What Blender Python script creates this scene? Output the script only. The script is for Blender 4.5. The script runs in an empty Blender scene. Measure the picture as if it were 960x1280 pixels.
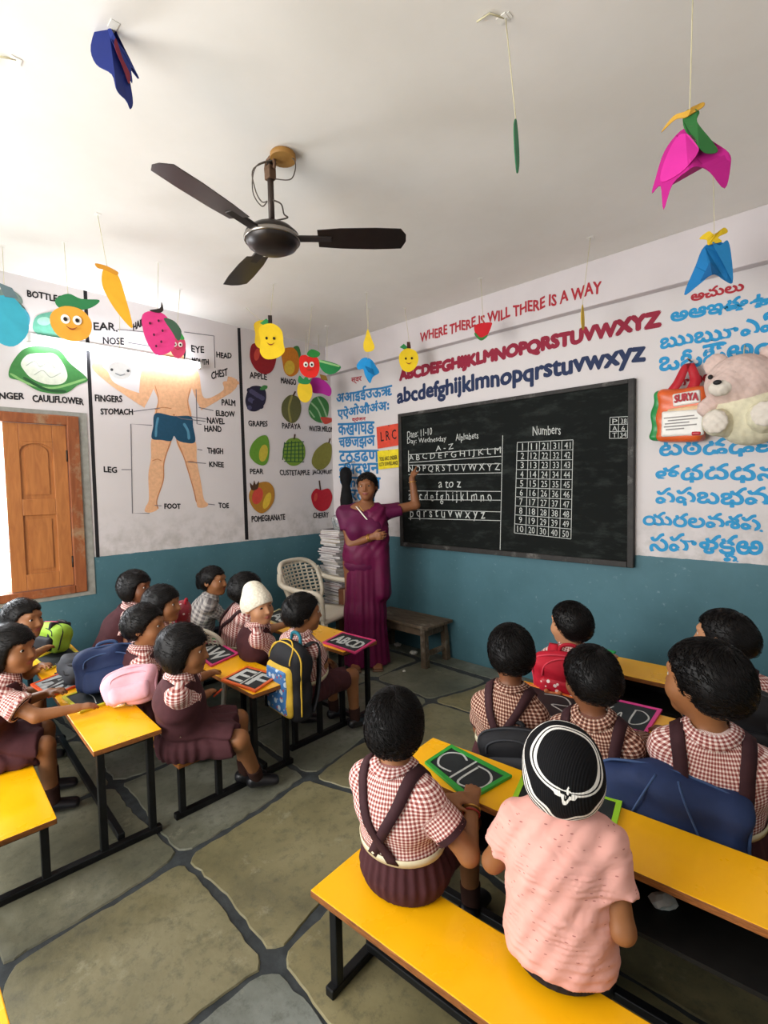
import bpy, bmesh, math, random
import numpy as np
from mathutils import Vector, Matrix

# ---------------------------------------------------------------- camera, world, lights, exposure
SC = bpy.context.scene
COL = SC.collection
YAW, PIT, ROL, FPX = -0.769790629, -0.0537628805, -0.0201598287, 625.7
def cam_axes(yaw, pitch, roll):
    f = np.array([math.sin(yaw)*math.cos(pitch), math.cos(yaw)*math.cos(pitch), math.sin(pitch)])
    r = np.array([math.cos(yaw), -math.sin(yaw), 0.0]); u = np.cross(r, f)
    return np.array([r*math.cos(roll)+u*math.sin(roll), -r*math.sin(roll)+u*math.cos(roll), f])
AX = cam_axes(YAW, PIT, ROL)
CAM = np.array([4.07177047, -3.43914908, 1.5])
cd = bpy.data.cameras.new('camera'); cam = bpy.data.objects.new('camera', cd); COL.objects.link(cam)
cd.sensor_fit = 'VERTICAL'; cd.sensor_height = 24.0; cd.lens = FPX/1280*24.0; cd.clip_start = 0.05
mw = Matrix.Identity(4)
for i in range(3):
    mw[i][0] = AX[0][i]; mw[i][1] = AX[1][i]; mw[i][2] = -AX[2][i]; mw[i][3] = CAM[i]
cam.matrix_world = mw
SC.camera = cam

w = bpy.data.worlds.new('daylight'); SC.world = w; w.use_nodes = True
bg = w.node_tree.nodes['Background']
bg.inputs[0].default_value = (0.93, 0.96, 1.0, 1); bg.inputs[1].default_value = 1.15
def area(name, loc, rot, sx, sy, power, col=(1, 1, 1)):
    l = bpy.data.lights.new(name, 'AREA'); l.shape = 'RECTANGLE'; l.size = sx; l.size_y = sy
    l.energy = power; l.color = col
    o = bpy.data.objects.new(name, l); COL.objects.link(o); o.location = loc; o.rotation_euler = rot
    return o
R = math.radians
area('doorway_daylight', (2.3, -5.3, 1.75), (R(86), 0, R(-8)), 2.6, 2.0, 85, (1.0, 0.98, 0.94))
area('window_daylight', (-0.35, -3.3, 1.45), (R(90), 0, R(-90)), 1.0, 1.2, 30, (0.92, 0.96, 1.0))
SC.view_settings.view_transform = 'Standard'; SC.view_settings.look = 'None'
SC.view_settings.gamma = 1.0; SC.view_settings.use_curve_mapping = False
SC.view_settings.exposure = 1.02

# ---------------------------------------------------------------- projection of photo points on real planes
def ray(x, y): return np.array([(x-480)/FPX, (640-y)/FPX, 1.0]) @ AX
def atz(x, y, z): d = ray(x, y); return CAM+d*(z-CAM[2])/d[2]
def aty(x, y, Y=0.0): d = ray(x, y); return CAM+d*(Y-CAM[1])/d[1]
def atx(x, y, X=0.0): d = ray(x, y); return CAM+d*(X-CAM[0])/d[0]

# ---------------------------------------------------------------- materials
def lin(c):
    if isinstance(c, str):
        c = [int(c[i:i+2], 16)/255 for i in (0, 2, 4)]
        c = [v/12.92 if v <= 0.04045 else ((v+0.055)/1.055)**2.4 for v in c]
    return (c[0], c[1], c[2], 1.0)
MATS = {}
class NT:
    def __init__(s, m): s.t = m.node_tree; s.b = s.t.nodes['Principled BSDF']
    def n(s, typ, **k):
        nd = s.t.nodes.new(typ)
        for a, v in k.items(): setattr(nd, a, v)
        return nd
    def l(s, a, b): s.t.links.new(a, b)
    def coord(s, kind='Object', scale=(1, 1, 1)):
        t = s.n('ShaderNodeTexCoord'); mp = s.n('ShaderNodeMapping'); mp.inputs['Scale'].default_value = scale
        s.l(t.outputs[kind], mp.inputs[0]); return mp.outputs[0]
    def noise(s, vec, scale, detail=4, rough=0.55):
        nz = s.n('ShaderNodeTexNoise'); nz.inputs['Scale'].default_value = scale
        nz.inputs['Detail'].default_value = detail; nz.inputs['Roughness'].default_value = rough
        s.l(vec, nz.inputs['Vector']); return nz.outputs['Fac']
    def ramp(s, fac, stops):
        r = s.n('ShaderNodeValToRGB'); e = r.color_ramp.elements
        while len(e) < len(stops): e.new(0.5)
        for i, (p, c) in enumerate(stops): e[i].position = p; e[i].color = lin(c)
        s.l(fac, r.inputs[0]); return r.outputs[0]
    def mix(s, fac, a, b, mode='MIX'):
        m = s.n('ShaderNodeMix', data_type='RGBA', blend_type=mode)
        for sock, v in ((m.inputs[0], fac), (m.inputs[6], a), (m.inputs[7], b)):
            if isinstance(v, (int, float)): sock.default_value = v
            elif isinstance(v, (str, tuple)): sock.default_value = lin(v)
            else: s.l(v, sock)
        return m.outputs[2]
    def math(s, op, a, b=0.0, c=0.0):
        m = s.n('ShaderNodeMath', operation=op)
        for sock, v in zip(m.inputs, (a, b, c)):
            if isinstance(v, (int, float)): sock.default_value = v
            else: s.l(v, sock)
        return m.outputs[0]
    def bump(s, h, strength, dist=0.002):
        b = s.n('ShaderNodeBump'); b.inputs['Strength'].default_value = strength
        b.inputs['Distance'].default_value = dist
        s.l(h, b.inputs['Height']); s.l(b.outputs[0], s.b.inputs['Normal'])
def new_mat(name, rough=0.6, spec=0.4, metal=0.0):
    m = bpy.data.materials.new(name); m.use_nodes = True; MATS[name] = m
    t = NT(m); t.b.inputs['Roughness'].default_value = rough
    t.b.inputs['Specular IOR Level'].default_value = spec; t.b.inputs['Metallic'].default_value = metal
    return m, t
def mat(name, col, rough=0.6, spec=0.4, metal=0.0, var=0.12, scale=25, bump=0.0, bscale=None, coat=0.0, sheen=0.0):
    """plain surface with a little procedural mottling"""
    if name in MATS: return MATS[name]
    m, t = new_mat(name, rough, spec, metal)
    v = t.coord(); f = t.noise(v, scale)
    c = lin(col); k = lambda q: (c[0]*q, c[1]*q, c[2]*q)
    r = t.n('ShaderNodeValToRGB'); e = r.color_ramp.elements
    e[0].position = 0.3; e[0].color = (*k(1-var), 1); e[1].position = 0.7; e[1].color = (*k(1+var), 1)
    t.l(f, r.inputs[0]); t.l(r.outputs[0], t.b.inputs['Base Color'])
    if bump: t.bump(t.noise(v, bscale or scale*6), bump)
    if coat: t.b.inputs['Coat Weight'].default_value = coat
    if sheen: t.b.inputs['Sheen Weight'].default_value = sheen; t.b.inputs['Sheen Roughness'].default_value = 0.5
    return m
def emit(name, col, strength):
    m, t = new_mat(name); t.b.inputs['Base Color'].default_value = lin(col)
    t.b.inputs['Emission Color'].default_value = lin(col); t.b.inputs['Emission Strength'].default_value = strength
    return m

# ---------------------------------------------------------------- object helpers
def tag(o, label=None, cat=None, group=None, kind=None):
    if label: o['label'] = label
    if cat: o['category'] = cat
    if group: o['group'] = group
    if kind: o['kind'] = kind
    return o
def empty(name, loc, label=None, cat=None, group=None):
    o = bpy.data.objects.new(name, None); COL.objects.link(o); o.location = Vector(loc); o.empty_display_size = 0.05
    bpy.context.view_layer.update() if False else None
    return tag(o, label, cat, group)
def world_loc(o):
    v = Vector((0, 0, 0))
    while o is not None: v = v+o.location; o = o.parent
    return v
def link(name, me, mats=None, parent=None, smooth=False, label=None):
    """link a mesh given in world coordinates; a parent (never rotated) shifts it"""
    o = bpy.data.objects.new(name, me); COL.objects.link(o)
    for m in (mats if isinstance(mats, (list, tuple)) else [mats]):
        if m is not None: me.materials.append(m)
    if parent is not None:
        o.parent = parent; off = world_loc(parent)
    else:
        n = len(me.vertices); co = np.empty(n*3); me.vertices.foreach_get('co', co); co = co.reshape(-1, 3)
        off = Vector(((co[:, 0].min()+co[:, 0].max())/2, (co[:, 1].min()+co[:, 1].max())/2, co[:, 2].min()))
        o.location = off
    me.transform(Matrix.Translation(-off))
    if smooth: me.polygons.foreach_set('use_smooth', np.ones(len(me.polygons), bool))
    if label: o['label'] = label
    return o
def np_mesh(name, V, Fq=None, Ft=None):
    me = bpy.data.meshes.new(name); V = np.asarray(V, float)
    nq = 0 if Fq is None else len(Fq); nt = 0 if Ft is None else len(Ft)
    me.vertices.add(len(V)); me.vertices.foreach_set('co', V.ravel())
    loops = np.concatenate(([np.asarray(Fq).ravel()] if nq else [])+([np.asarray(Ft).ravel()] if nt else [])).astype(np.int32)
    me.loops.add(len(loops)); me.loops.foreach_set('vertex_index', loops)
    me.polygons.add(nq+nt)
    me.polygons.foreach_set('loop_start', np.concatenate((np.arange(nq)*4, nq*4+np.arange(nt)*3)).astype(np.int32))
    me.update(calc_edges=True); me.validate(); return me
class MB:
    """collects shapes for ONE mesh object; faces keep a material slot"""
    def __init__(s, M=None): s.v = []; s.f = []; s.mi = []; s.sm = []; s.M = M
    def add(s, vs, fs, mi=0, sm=False):
        k = len(s.v)
        s.v += [tuple(s.M @ Vector(p)) if s.M is not None else tuple(p) for p in vs]
        for f in fs: s.f.append([i+k for i in f]); s.mi.append(mi); s.sm.append(sm)
    def box(s, lo, hi, mi=0, top=None, bev=0.0):
        (a, b, c), (d, e, f) = lo, hi; q = min(bev, (d-a)/2.1, (e-b)/2.1, (f-c)/2.1)
        if q <= 0:
            vs = [(a, b, c), (d, b, c), (d, e, c), (a, e, c), (a, b, f), (d, b, f), (d, e, f), (a, e, f)]
            fs = [(3, 2, 1, 0), (0, 1, 5, 4), (1, 2, 6, 5), (2, 3, 7, 6), (3, 0, 4, 7)]
            s.add(vs, fs, mi); s.add(vs, [(4, 5, 6, 7)], mi if top is None else top); return
        bm = bmesh.new(); bmesh.ops.create_cube(bm, size=1)
        for v in bm.verts: v.co = Vector(((a+d)/2+v.co.x*(d-a), (b+e)/2+v.co.y*(e-b), (c+f)/2+v.co.z*(f-c)))
        bmesh.ops.bevel(bm, geom=bm.edges[:], offset=q, segments=2, affect='EDGES', profile=0.5)
        bm.verts.index_update()
        for fc in bm.faces:
            fc.normal_update()
        vs = [v.co[:] for v in bm.verts]
        for m2, cond in ((mi, False), (mi if top is None else top, True)):
            fs = [[v.index for v in fc.verts] for fc in bm.faces if (fc.normal.z > 0.9) == cond]
            s.add(vs, fs, m2)
        bm.free()
    def tube(s, pts, r, n=8, mi=0, caps=True, sm=True, closed=False):
        pts = [Vector(p) for p in pts]; rs = r if isinstance(r, (list, tuple)) else [r]*len(pts)
        vs = []; up = None
        for i, p in enumerate(pts):
            if closed: d = pts[(i+1) % len(pts)]-pts[i-1]
            else: d = pts[min(i+1, len(pts)-1)]-pts[max(i-1, 0)]
            d.normalize()
            if up is None: up = d.orthogonal().normalized()
            up = (up-d*up.dot(d)); up = up.normalized() if up.length > 1e-6 else d.orthogonal().normalized()
            sd = d.cross(up)
            for j in range(n):
                a = 2*math.pi*j/n; vs.append(p+(up*math.cos(a)+sd*math.sin(a))*rs[i])
        fs = []; m = len(pts)
        for i in range(m if closed else m-1):
            for j in range(n):
                fs.append((i*n+j, i*n+(j+1) % n, ((i+1) % m)*n+(j+1) % n, ((i+1) % m)*n+j))
        s.add(vs, fs, mi, sm)
        if caps and not closed: s.add(vs, [tuple(range(n))[::-1], tuple(range((m-1)*n, m*n))], mi)
    def lathe(s, prof, c=(0, 0, 0), n=24, mi=0, ax=None):
        """profile [(r,z)] turned round z through c (or a matrix ax)"""
        vs = []; fs = []
        for r, z in prof:
            for j in range(n):
                a = 2*math.pi*j/n; p = Vector((r*math.cos(a), r*math.sin(a), z))
                vs.append((ax @ p if ax is not None else p)+Vector(c))
        for i in range(len(prof)-1):
            for j in range(n): fs.append((i*n+j, i*n+(j+1) % n, (i+1)*n+(j+1) % n, (i+1)*n+j))
        s.add(vs, fs, mi, True)
        s.add(vs, [tuple(range(n))[::-1], tuple(range((len(prof)-1)*n, len(prof)*n))], mi)
    def prism(s, poly, fr, th, mi=0):
        """outline [(u,v)] in frame fr=(origin,U,V,N), thickness th to the front (+N)"""
        o, U, V, N = [Vector(q) for q in fr]; n = len(poly)
        a = sum(poly[i][0]*poly[(i+1) % n][1]-poly[(i+1) % n][0]*poly[i][1] for i in range(n))
        if a < 0: poly = poly[::-1]
        vs = [o+U*p[0]+V*p[1] for p in poly]+[o+U*p[0]+V*p[1]+N*th for p in poly]
        fs = [tuple(range(n))[::-1], tuple(range(n, 2*n))]+[(i, (i+1) % n, n+(i+1) % n, n+i) for i in range(n)]
        s.add(vs, fs, mi)
    def build(s, name, mats, parent=None, label=None):
        me = bpy.data.meshes.new(name); me.from_pydata(s.v, [], s.f)
        me.polygons.foreach_set('material_index', s.mi); me.polygons.foreach_set('use_smooth', s.sm)
        bm = bmesh.new(); bm.from_mesh(me); bmesh.ops.remove_doubles(bm, verts=bm.verts, dist=1e-5)
        lone = [v for v in bm.verts if not v.link_faces]
        bmesh.ops.delete(bm, geom=lone, context='VERTS')
        bmesh.ops.recalc_face_normals(bm, faces=bm.faces); bm.to_mesh(me); bm.free()
        return link(name, me, mats, parent, label=label)
def spline(P, n=8, closed=True):
    """Catmull-Rom through points"""
    P = [np.array(p, float) for p in P]; out = []; m = len(P)
    for i in range(m if closed else m-1):
        g = lambda k: P[k % m] if closed else P[min(max(k, 0), m-1)]
        a, b, c, d = g(i-1), g(i), g(i+1), g(i+2)
        for j in range(n):
            t = j/n
            out.append(0.5*((2*b)+(c-a)*t+(2*a-5*b+4*c-d)*t*t+(3*b-a-3*c+d)*t**3))
    if not closed: out.append(P[-1])
    return out
# ---------------------------------------------------------------- lettering
def text_mesh(txt, bold=0.0, res=2):
    cu = bpy.data.curves.new('lettering', 'FONT'); cu.body = txt; cu.offset = bold; cu.resolution_u = res
    cu.fill_mode = 'FRONT'
    o = bpy.data.objects.new('lettering', cu); COL.objects.link(o)
    dg = bpy.context.evaluated_depsgraph_get(); dg.update()
    me = bpy.data.meshes.new_from_object(o.evaluated_get(dg)); bpy.data.objects.remove(o); bpy.data.curves.remove(cu)
    return me
def lettering(name, txt, P0, P1, PH, m, parent=None, bold=0.0, N=(0, -1, 0), lift=0.0015, wob=0.0, label=None, res=2, bow=0.0, thick=0.0):
    """letters fitted in the parallelogram P0 (bottom left), P1 (bottom right), PH (top left)"""
    me = text_mesh(txt, bold, res); n = len(me.vertices)
    if n == 0: return None
    co = np.empty(n*3); me.vertices.foreach_get('co', co); co = co.reshape(-1, 3)
    lo, hi = co.min(0), co.max(0); u = (co[:, 0]-lo[0])/(hi[0]-lo[0]); v = (co[:, 1]-lo[1])/(hi[1]-lo[1])
    P0, P1, PH, N = [np.array(q, float) for q in (P0, P1, PH, N)]
    if wob:
        ph = sum(map(ord, txt)) % 7
        v = v+wob*np.sin(u*len(txt)*1.9+ph); u = u+wob*0.25/len(txt)*np.sin(v*3+u*len(txt)*2.7+ph)
    v = v+bow*(4*u*(1-u))
    out = P0+u[:, None]*(P1-P0)+v[:, None]*(PH-P0)+N*lift
    me.vertices.foreach_set('co', out.ravel()); me.update()
    if thick:                      # a broad brush: the same strokes laid down again all round
        U = (P1-P0)/np.linalg.norm(P1-P0); V = np.cross(N, U); bm = bmesh.new()
        for q in range(9):
            a = q*math.pi/4; d = (U*math.cos(a)+V*math.sin(a))*thick*(q < 8)+N*.00003*q; k = me.copy(); k.transform(Matrix.Translation(d)); bm.from_mesh(k); bpy.data.meshes.remove(k)
        bm.to_mesh(me); bm.free()
    return link(name, me, m, parent, label=label)

# ================================================================ THE ROOM
H = 2.935; XR = 4.75; YB = -5.2; BEAM = 0.07; BZ = 2.645; BLUE = 1.015
def wall_paint(name, inside):
    """off white above, blue distemper below, with scuffs near the join"""
    m, t = new_mat(name, 0.55, 0.3)
    v = t.coord(); big = t.noise(v, 1.3, 3); fine = t.noise(v, 9, 6, 0.65)
    white = t.mix(big, 'cbc5c5', 'd6d1d0')
    sp = t.n('ShaderNodeSeparateXYZ'); geo = t.n('ShaderNodeNewGeometry'); t.l(geo.outputs['Position'], sp.inputs[0])
    z = sp.outputs[2]
    # grime: splotches that thin out above 1.4 m
    h = t.math('MULTIPLY_ADD', z, -2.4, 3.35)
    g = t.math('MULTIPLY', t.math('MAXIMUM', h, 0.0), t.ramp(fine, [(0.42, (0, 0, 0)), (0.72, (1, 1, 1))]))
    g = t.math('MINIMUM', t.math('MULTIPLY', g, 0.75), 0.7)
    white = t.mix(g, white, '8f8c84')
    blue = t.mix(t.noise(v, 3.2, 5, 0.6), '3a5f68', '527b87')
    blue = t.mix(t.ramp(t.noise(v, 30, 6, 0.7), [(0.62, (0, 0, 0)), (0.78, (0.55, 0.55, 0.55))]), blue, '9fb6bb')
    edge = t.math('MULTIPLY_ADD', t.noise(v, 14, 3), 0.012, BLUE-0.006)
    t.l(t.mix(t.math('LESS_THAN', z, edge), white, blue), t.b.inputs['Base Color'])
    t.bump(fine, 0.12, 0.004)
    return m
WALLM = wall_paint('wall_paint', 0)
m, t = new_mat('ceiling_paint', 0.75, 0.2)
v = t.coord()
t.l(t.mix(t.ramp(t.noise(v, 1.1, 5, 0.6), [(0.4, (0, 0, 0)), (0.7, (1, 1, 1))]), 'e2dfd8', 'ebe8e2'), t.b.inputs['Base Color'])
t.bump(t.noise(v, 14, 5), 0.12, 0.006); CEILM = m
m, t = new_mat('stone_slab', 0.5, 0.4)
v = t.coord(); at = t.n('ShaderNodeAttribute', attribute_name='tone')
a = t.ramp(t.noise(v, 2.2, 6, 0.6), [(0.25, '504e3b'), (0.5, '7f7755'), (0.78, '9a906a')])
b = t.ramp(t.noise(v, 2.2, 6, 0.6), [(0.25, '454a43'), (0.5, '666a61'), (0.78, '90958f')])
c = t.mix(at.outputs['Fac'], a, b)
c = t.mix(t.ramp(t.noise(v, 26, 6, 0.7), [(0.5, (0, 0, 0)), (0.72, (0.6, 0.6, 0.6))]), c, '45463c')
c = t.mix(t.ramp(t.noise(v, 7, 8, 0.75), [(0.6, (0, 0, 0)), (0.72, (0.5, 0.5, 0.5))]), c, 'a8a58c')
t.l(c, t.b.inputs['Base Color']); t.bump(t.noise(v, 9, 8, 0.65), 0.5, 0.006)
t.l(t.ramp(t.noise(v, 5, 4), [(0.3, (0.32, 0.32, 0.32)), (0.7, (0.6, 0.6, 0.6))]), t.b.inputs['Roughness']); SLABM = m
GROUT = mat('slab_mortar', '3c4042', 0.85, 0.2, var=0.3, scale=18, bump=0.5)
# floor: mortar bed with uneven stone slabs set in it
def floor():
    mb = MB(); mb.box((-0.1, YB, -0.06), (XR, 0.05, 0.0))
    rnd = random.Random(4)
    xs = [0.02, 0.66, 1.36, 2.06, 2.74, 3.42, 4.10, XR-0.02]
    ys = [YB+0.02, -4.7, -3.98, -3.28, -2.62, -1.90, -1.28, -0.78, -0.22]
    V = []; F = []; tone = []
    def slab(q, tn):
        q = [np.array(p) for p in q]; pts = []
        for i in range(4):
            a, b = q[i], q[(i+1) % 4]; n = max(4, int(np.linalg.norm(b-a)/0.035))
            nv = np.array([-(b-a)[1], (b-a)[0]])/np.linalg.norm(b-a)
            ph = rnd.random()*6
            for j in range(n):
                s = j/n; e = 0.010*math.sin(s*5+ph)+rnd.uniform(-0.005, 0.005)
                if j == 0: e = 0.004
                p = a+(b-a)*s+nv*e
                if j == 0: p = p+((b-a)/np.linalg.norm(b-a)+((q[i-1]-a)/np.linalg.norm(q[i-1]-a)))*0.012
                pts.append(p)
        k = len(V); n = len(pts); c = sum(pts)/n
        V.extend([(p[0], p[1], 0.001) for p in pts]); V.extend([(p[0]+(c-p)[0]*0.012, p[1]+(c-p)[1]*0.012, 0.006) for p in pts])
        F.append([k+n+i for i in range(n)])
        for i in range(n): F.append([k+i, k+(i+1) % n, k+n+(i+1) % n, k+n+i])
        tone.extend([tn]*2*n)
    g = {}
    for i, x in enumerate(xs):
        for j, y in enumerate(ys):
            g[i, j] = np.array([x+rnd.uniform(-.03, .03)*(0 < i < 7), y+rnd.uniform(-.03, .03)])
    g[3, 4] = np.array([2.098, -2.624]); g[4, 4] = np.array([2.75, -2.62]); g[3, 5] = np.array([2.03, -1.92])
    g[3, 3] = np.array([2.16, -3.24]); g[3, 6] = np.array([1.96, -1.35]); g[3, 7] = np.array([1.93, -0.80]); g[4, 5] = np.array([2.62, -1.80])
    gap = 0.015
    for i in range(len(xs)-1):
        for j in range(len(ys)-1):
            q = [g[i, j]+[gap, gap], g[i+1, j]+[-gap, gap], g[i+1, j+1]+[-gap, -gap], g[i, j+1]+[gap, -gap]]
            slab(q, {(4, 3): 1.0, (2, 5): .8, (2, 4): .75, (2, 3): .6}.get((i, j), rnd.choice([0, .1, .2, .5] if i > 2 else [.5, .7, .8])))
    # rough cement strip along the foot of the blackboard wall
    slab([np.array(p) for p in ((0.02, -0.19), (XR-.02, -0.17), (XR-.02, -0.01), (0.02, -0.01))], .9)
    k = len(mb.v); me = bpy.data.meshes.new('floor')
    me.from_pydata(mb.v+V, [], mb.f+[[i+k for i in f] for f in F])
    at = me.attributes.new('tone', 'FLOAT', 'POINT')
    at.data.foreach_set('value', np.array([0]*k+tone, np.float32))
    me.polygons.foreach_set('material_index', [0]*len(mb.f)+[1]*len(F))
    o = link('floor', me, [GROUT, SLABM]); tag(o, kind='structure')
floor()
def structure(name, mb, mats): return tag(mb.build(name, mats), kind='structure')
mb = MB(); mb.box((-0.15, YB, H), (XR+.1, 0.15, H+0.1)); CEIL = structure('ceiling', mb, CEILM)
mb = MB(); mb.box((-0.15, 0, -0.06), (XR+.1, 0.15, H)); FRONT = structure('wall_front', mb, WALLM)
mb = MB(); mb.box((0, -BEAM, BZ), (XR, 0.0, H), bev=0.006)
BEAMO = structure('trim_1', mb, mat('beam_paint', 'cdc6c7', 0.6, 0.3, var=.04, scale=3))
WY0, WY1, WZ0, WZ1 = -4.15, -2.36, 0.775, 2.03
mb = MB()
mb.box((-0.15, WY1, -0.06), (0, 0.15, H)); mb.box((-0.15, YB, -0.06), (0, WY0, H))
mb.box((-0.15, WY0, -0.06), (0, WY1, WZ0)); mb.box((-0.15, WY0, WZ1), (0, WY1, H))
LEFT = structure('wall_left', mb, WALLM)
mb = MB(); mb.box((XR, YB, -0.06), (XR+0.1, 0.15, H)); structure('wall_right', mb, WALLM)
mb = MB(); mb.box((3.15, YB-.12, -0.06), (XR+.1, YB, H)); mb.box((-.15, YB-.12, 2.35), (3.15, YB, H)); structure('wall_back_light_blocker', mb, WALLM)  # unseen partial wall, added to keep ambient light off the room's right side

# ---------------------------------------------------------------- shuttered window in the left wall
def wood(name, a, b, rough=0.45, sc=(1, 1, 1), worn=None):
    if name in MATS: return MATS[name]
    m, t = new_mat(name, rough, 0.4); v = t.coord('Object', sc)
    wv = t.n('ShaderNodeTexNoise'); wv.inputs['Scale'].default_value = 8; wv.inputs['Detail'].default_value = 7
    wv.inputs['Distortion'].default_value = 1.2; t.l(v, wv.inputs['Vector'])
    c = t.ramp(wv.outputs['Fac'], [(0.3, a), (0.7, b)])
    if worn: c = t.mix(t.ramp(t.noise(t.coord(), 5, 6, 0.7), [(0.55, (0, 0, 0)), (0.66, (0.8, 0.8, 0.8))]), c, worn)
    t.l(c, t.b.inputs['Base Color']); t.bump(wv.outputs['Fac'], 0.2, 0.002); return m
SHUT = wood('shutter_wood', '9a5f34', 'b3743f', 0.4, (1, 4, 0.6))
FRAMEW = wood('window_frame_wood', '7d4426', '985a34', 0.5, (3, 3, 0.5), '9c8466')
WIN = empty('window_1', (0, (WY0+WY1)/2, WZ0)); tag(WIN, kind='structure')
mb = MB()
mb.box((-0.10, WY1-0.075, WZ0), (0.018, WY1, WZ1), bev=.004); mb.box((-0.10, WY0, WZ0), (0.018, WY0+0.075, WZ1), bev=.004)
mb.box((-0.10, WY0+.075, WZ1-0.065), (0.018, WY1-.075, WZ1), bev=.004); mb.box((-0.10, WY0+.075, WZ0), (0.022, WY1-.075, WZ0+0.055), bev=.004)
mb.build('window_frame', FRAMEW, WIN)
def shutter(y0, y1, z0, z1, x0=-0.035, x1=-0.003):
    mb = MB(); st = 0.085
    mb.box((x0, y0, z0), (x1, y0+st, z1), bev=.003); mb.box((x0, y1-st, z0), (x1, y1, z1), bev=.003)
    zm = z0+(z1-z0)*0.50
    for a, b in ((z0, z0+0.11), (zm-.055, zm+.055), (z1-0.12, z1)): mb.box((x0, y0+st, a), (x1, y1-st, b), bev=.003)
    mb.box((x0+.008, y0+st, z0+.1), (x1-.012, y1-st, z1-.1))
    fr = ((x0+.01, 0, 0), (0, 1, 0), (0, 0, 1), (1, 0, 0))
    a, b = y0+st, y1-st; w_ = (b-a)/2; yc = (a+b)/2
    arch = [(a+.03, zm+.085), (b-.03, zm+.085), (b-.03, z1-.20)]+[(yc+math.cos(i*math.pi/12)*(w_-.03), z1-.20+.055*math.sin(i*math.pi/12)) for i in range(1, 12)]+[(a+.03, z1-.20)]
    mb.prism(arch, fr, 0.017)
    mb.prism([(a+.03, z0+.14), (b-.03, z0+.14), (b-.03, zm-.085), (a+.03, zm-.085)], fr, 0.017)
    # arched corner fillets above the raised field
    mb.prism([(a, z1-.12), (a, z1-.19)]+[(yc-math.cos(i*math.pi/12)*w_, z1-.19+.06*math.sin(i*math.pi/12)) for i in range(0, 13)]+[(b, z1-.12)], fr, 0.022)
    return mb.build('shutter', SHUT, WIN)
shutter(-2.80, WY1-.078, WZ0+.058, WZ1-.068)
mb = MB()
for z in (1.0, 1.75): mb.tube([(-.001, WY1-.08, z-.04), (-.001, WY1-.08, z+.04)], .006, 8)
mb.build('hinge', mat('iron', '3a3532', .5, .5, .8), WIN)
mb = MB(); g = mat('cement_reveal', '8f8f88', .8, .2, var=.15)
mb.box((0.0, WY1+.002, WZ0-.03), (0.006, WY1+.055, WZ1+.03)); mb.box((0.0, WY0, WZ1+.002), (0.006, WY1+.002, WZ1+.03)); mb.box((0.0, WY0, WZ0-.03), (0.006, WY1+.002, WZ0-.002))
mb.build('window_border', g, WIN)

# ---------------------------------------------------------------- painted decoration on the walls
def paint(name, c, rough=.55, var=.08): return mat(name, c, rough, .3, var=var, scale=40)
BLK = paint('black_paint', '1c1b1e'); MAROON = paint('maroon_paint', '8e1834'); NAVY = paint('navy_paint', '16284f')
TELB = paint('cyan_paint', '1f8fc4'); HINB = paint('hindi_blue_paint', '2b77ad'); REDP = paint('red_paint', 'a82733')
def wl(px, py, X=0.0): return atx(px, py, X)
def wf(px, py, Y=0.0): return aty(px, py, Y)
def z1(c): return c[0]/3, 300+c[1]/3                       # crop frames used while measuring the photo
def z2(c): return 280+c[0]*.2968, 320+c[1]*.2969
def z3(c): return 480+c[0]*.36458, 330+c[1]*.36449
def z4(c): return 780+c[0]*.34351, 280+c[1]*.34375
def left_text(txt, p0, p1, h, m=BLK, fr=z1, bold=0.0, name='painted_word'):
    a, b, c = wl(*fr(p0)), wl(*fr(p1)), wl(*fr((p0[0], p0[1]-h)))
    c = np.array([a[0], a[1], c[2]])
    return lettering(name, txt, a, b, c, m, LEFT, bold, (1, 0, 0), wob=.05, bow=random.Random(txt).uniform(-.1, .1), thick=.0022)
def front_text(txt, p0, p1, h, m, fr=z4, bold=.02, Y=0.0, parent=None, name='painted_lettering', wob=.03, lift=.0015, res=2, thick=0.0):
    a, b, c = wf(*fr(p0), Y), wf(*fr(p1), Y), wf(*fr((p0[0], p0[1]-h)), Y)
    c = np.array([a[0], a[1], c[2]])
    return lettering(name, txt, a, b, c, m, parent or FRONT, bold, (0, -1, 0), wob=wob, lift=lift, res=res, thick=thick)
front_text('WHERE THERE IS WILL THERE IS A WAY', (125, 267), (745, 97), 31, REDP, z3, 0, -BEAM, BEAMO, wob=.09, thick=.003)
front_text('ABCDEFGHIJKLMNOPQRSTUVWXYZ', (55, 409), (945, 226), 43, MAROON, z3, 0, res=3, thick=.0105)
front_text('abcdefghijklmnopqrstuvwxyz', (47, 492), (893, 352), 63, NAVY, z3, 0, res=3, thick=.0075)
for s, a, b, h, m in (
    ('स्वर', (537, 540), (580, 533), 26, REDP), ('अआइईउऊऋ', (475, 625), (708, 590), 55, HINB), ('एऐओऔअंअः', (480, 690), (695, 655), 52, HINB),
    ('व्यंजन', (540, 702), (597, 697), 22, REDP), ('कखगघङ', (482, 755), (634, 748), 48, HINB), ('चछजझञ', (485, 812), (636, 806), 46, HINB),
    ('टठडढण', (487, 866), (652, 864), 44, HINB), ('तथदधन', (485, 920), (655, 920), 44, HINB), ('पफबभम', (487, 970), (660, 978), 42, HINB),
    ('यरलव', (500, 1026), (640, 1032), 42, HINB), ('शषसह', (502, 1075), (640, 1084), 40, HINB)):
    front_text(s, a, b, h, m, z2, 0, thick=.005 if m is HINB else .002)
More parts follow.
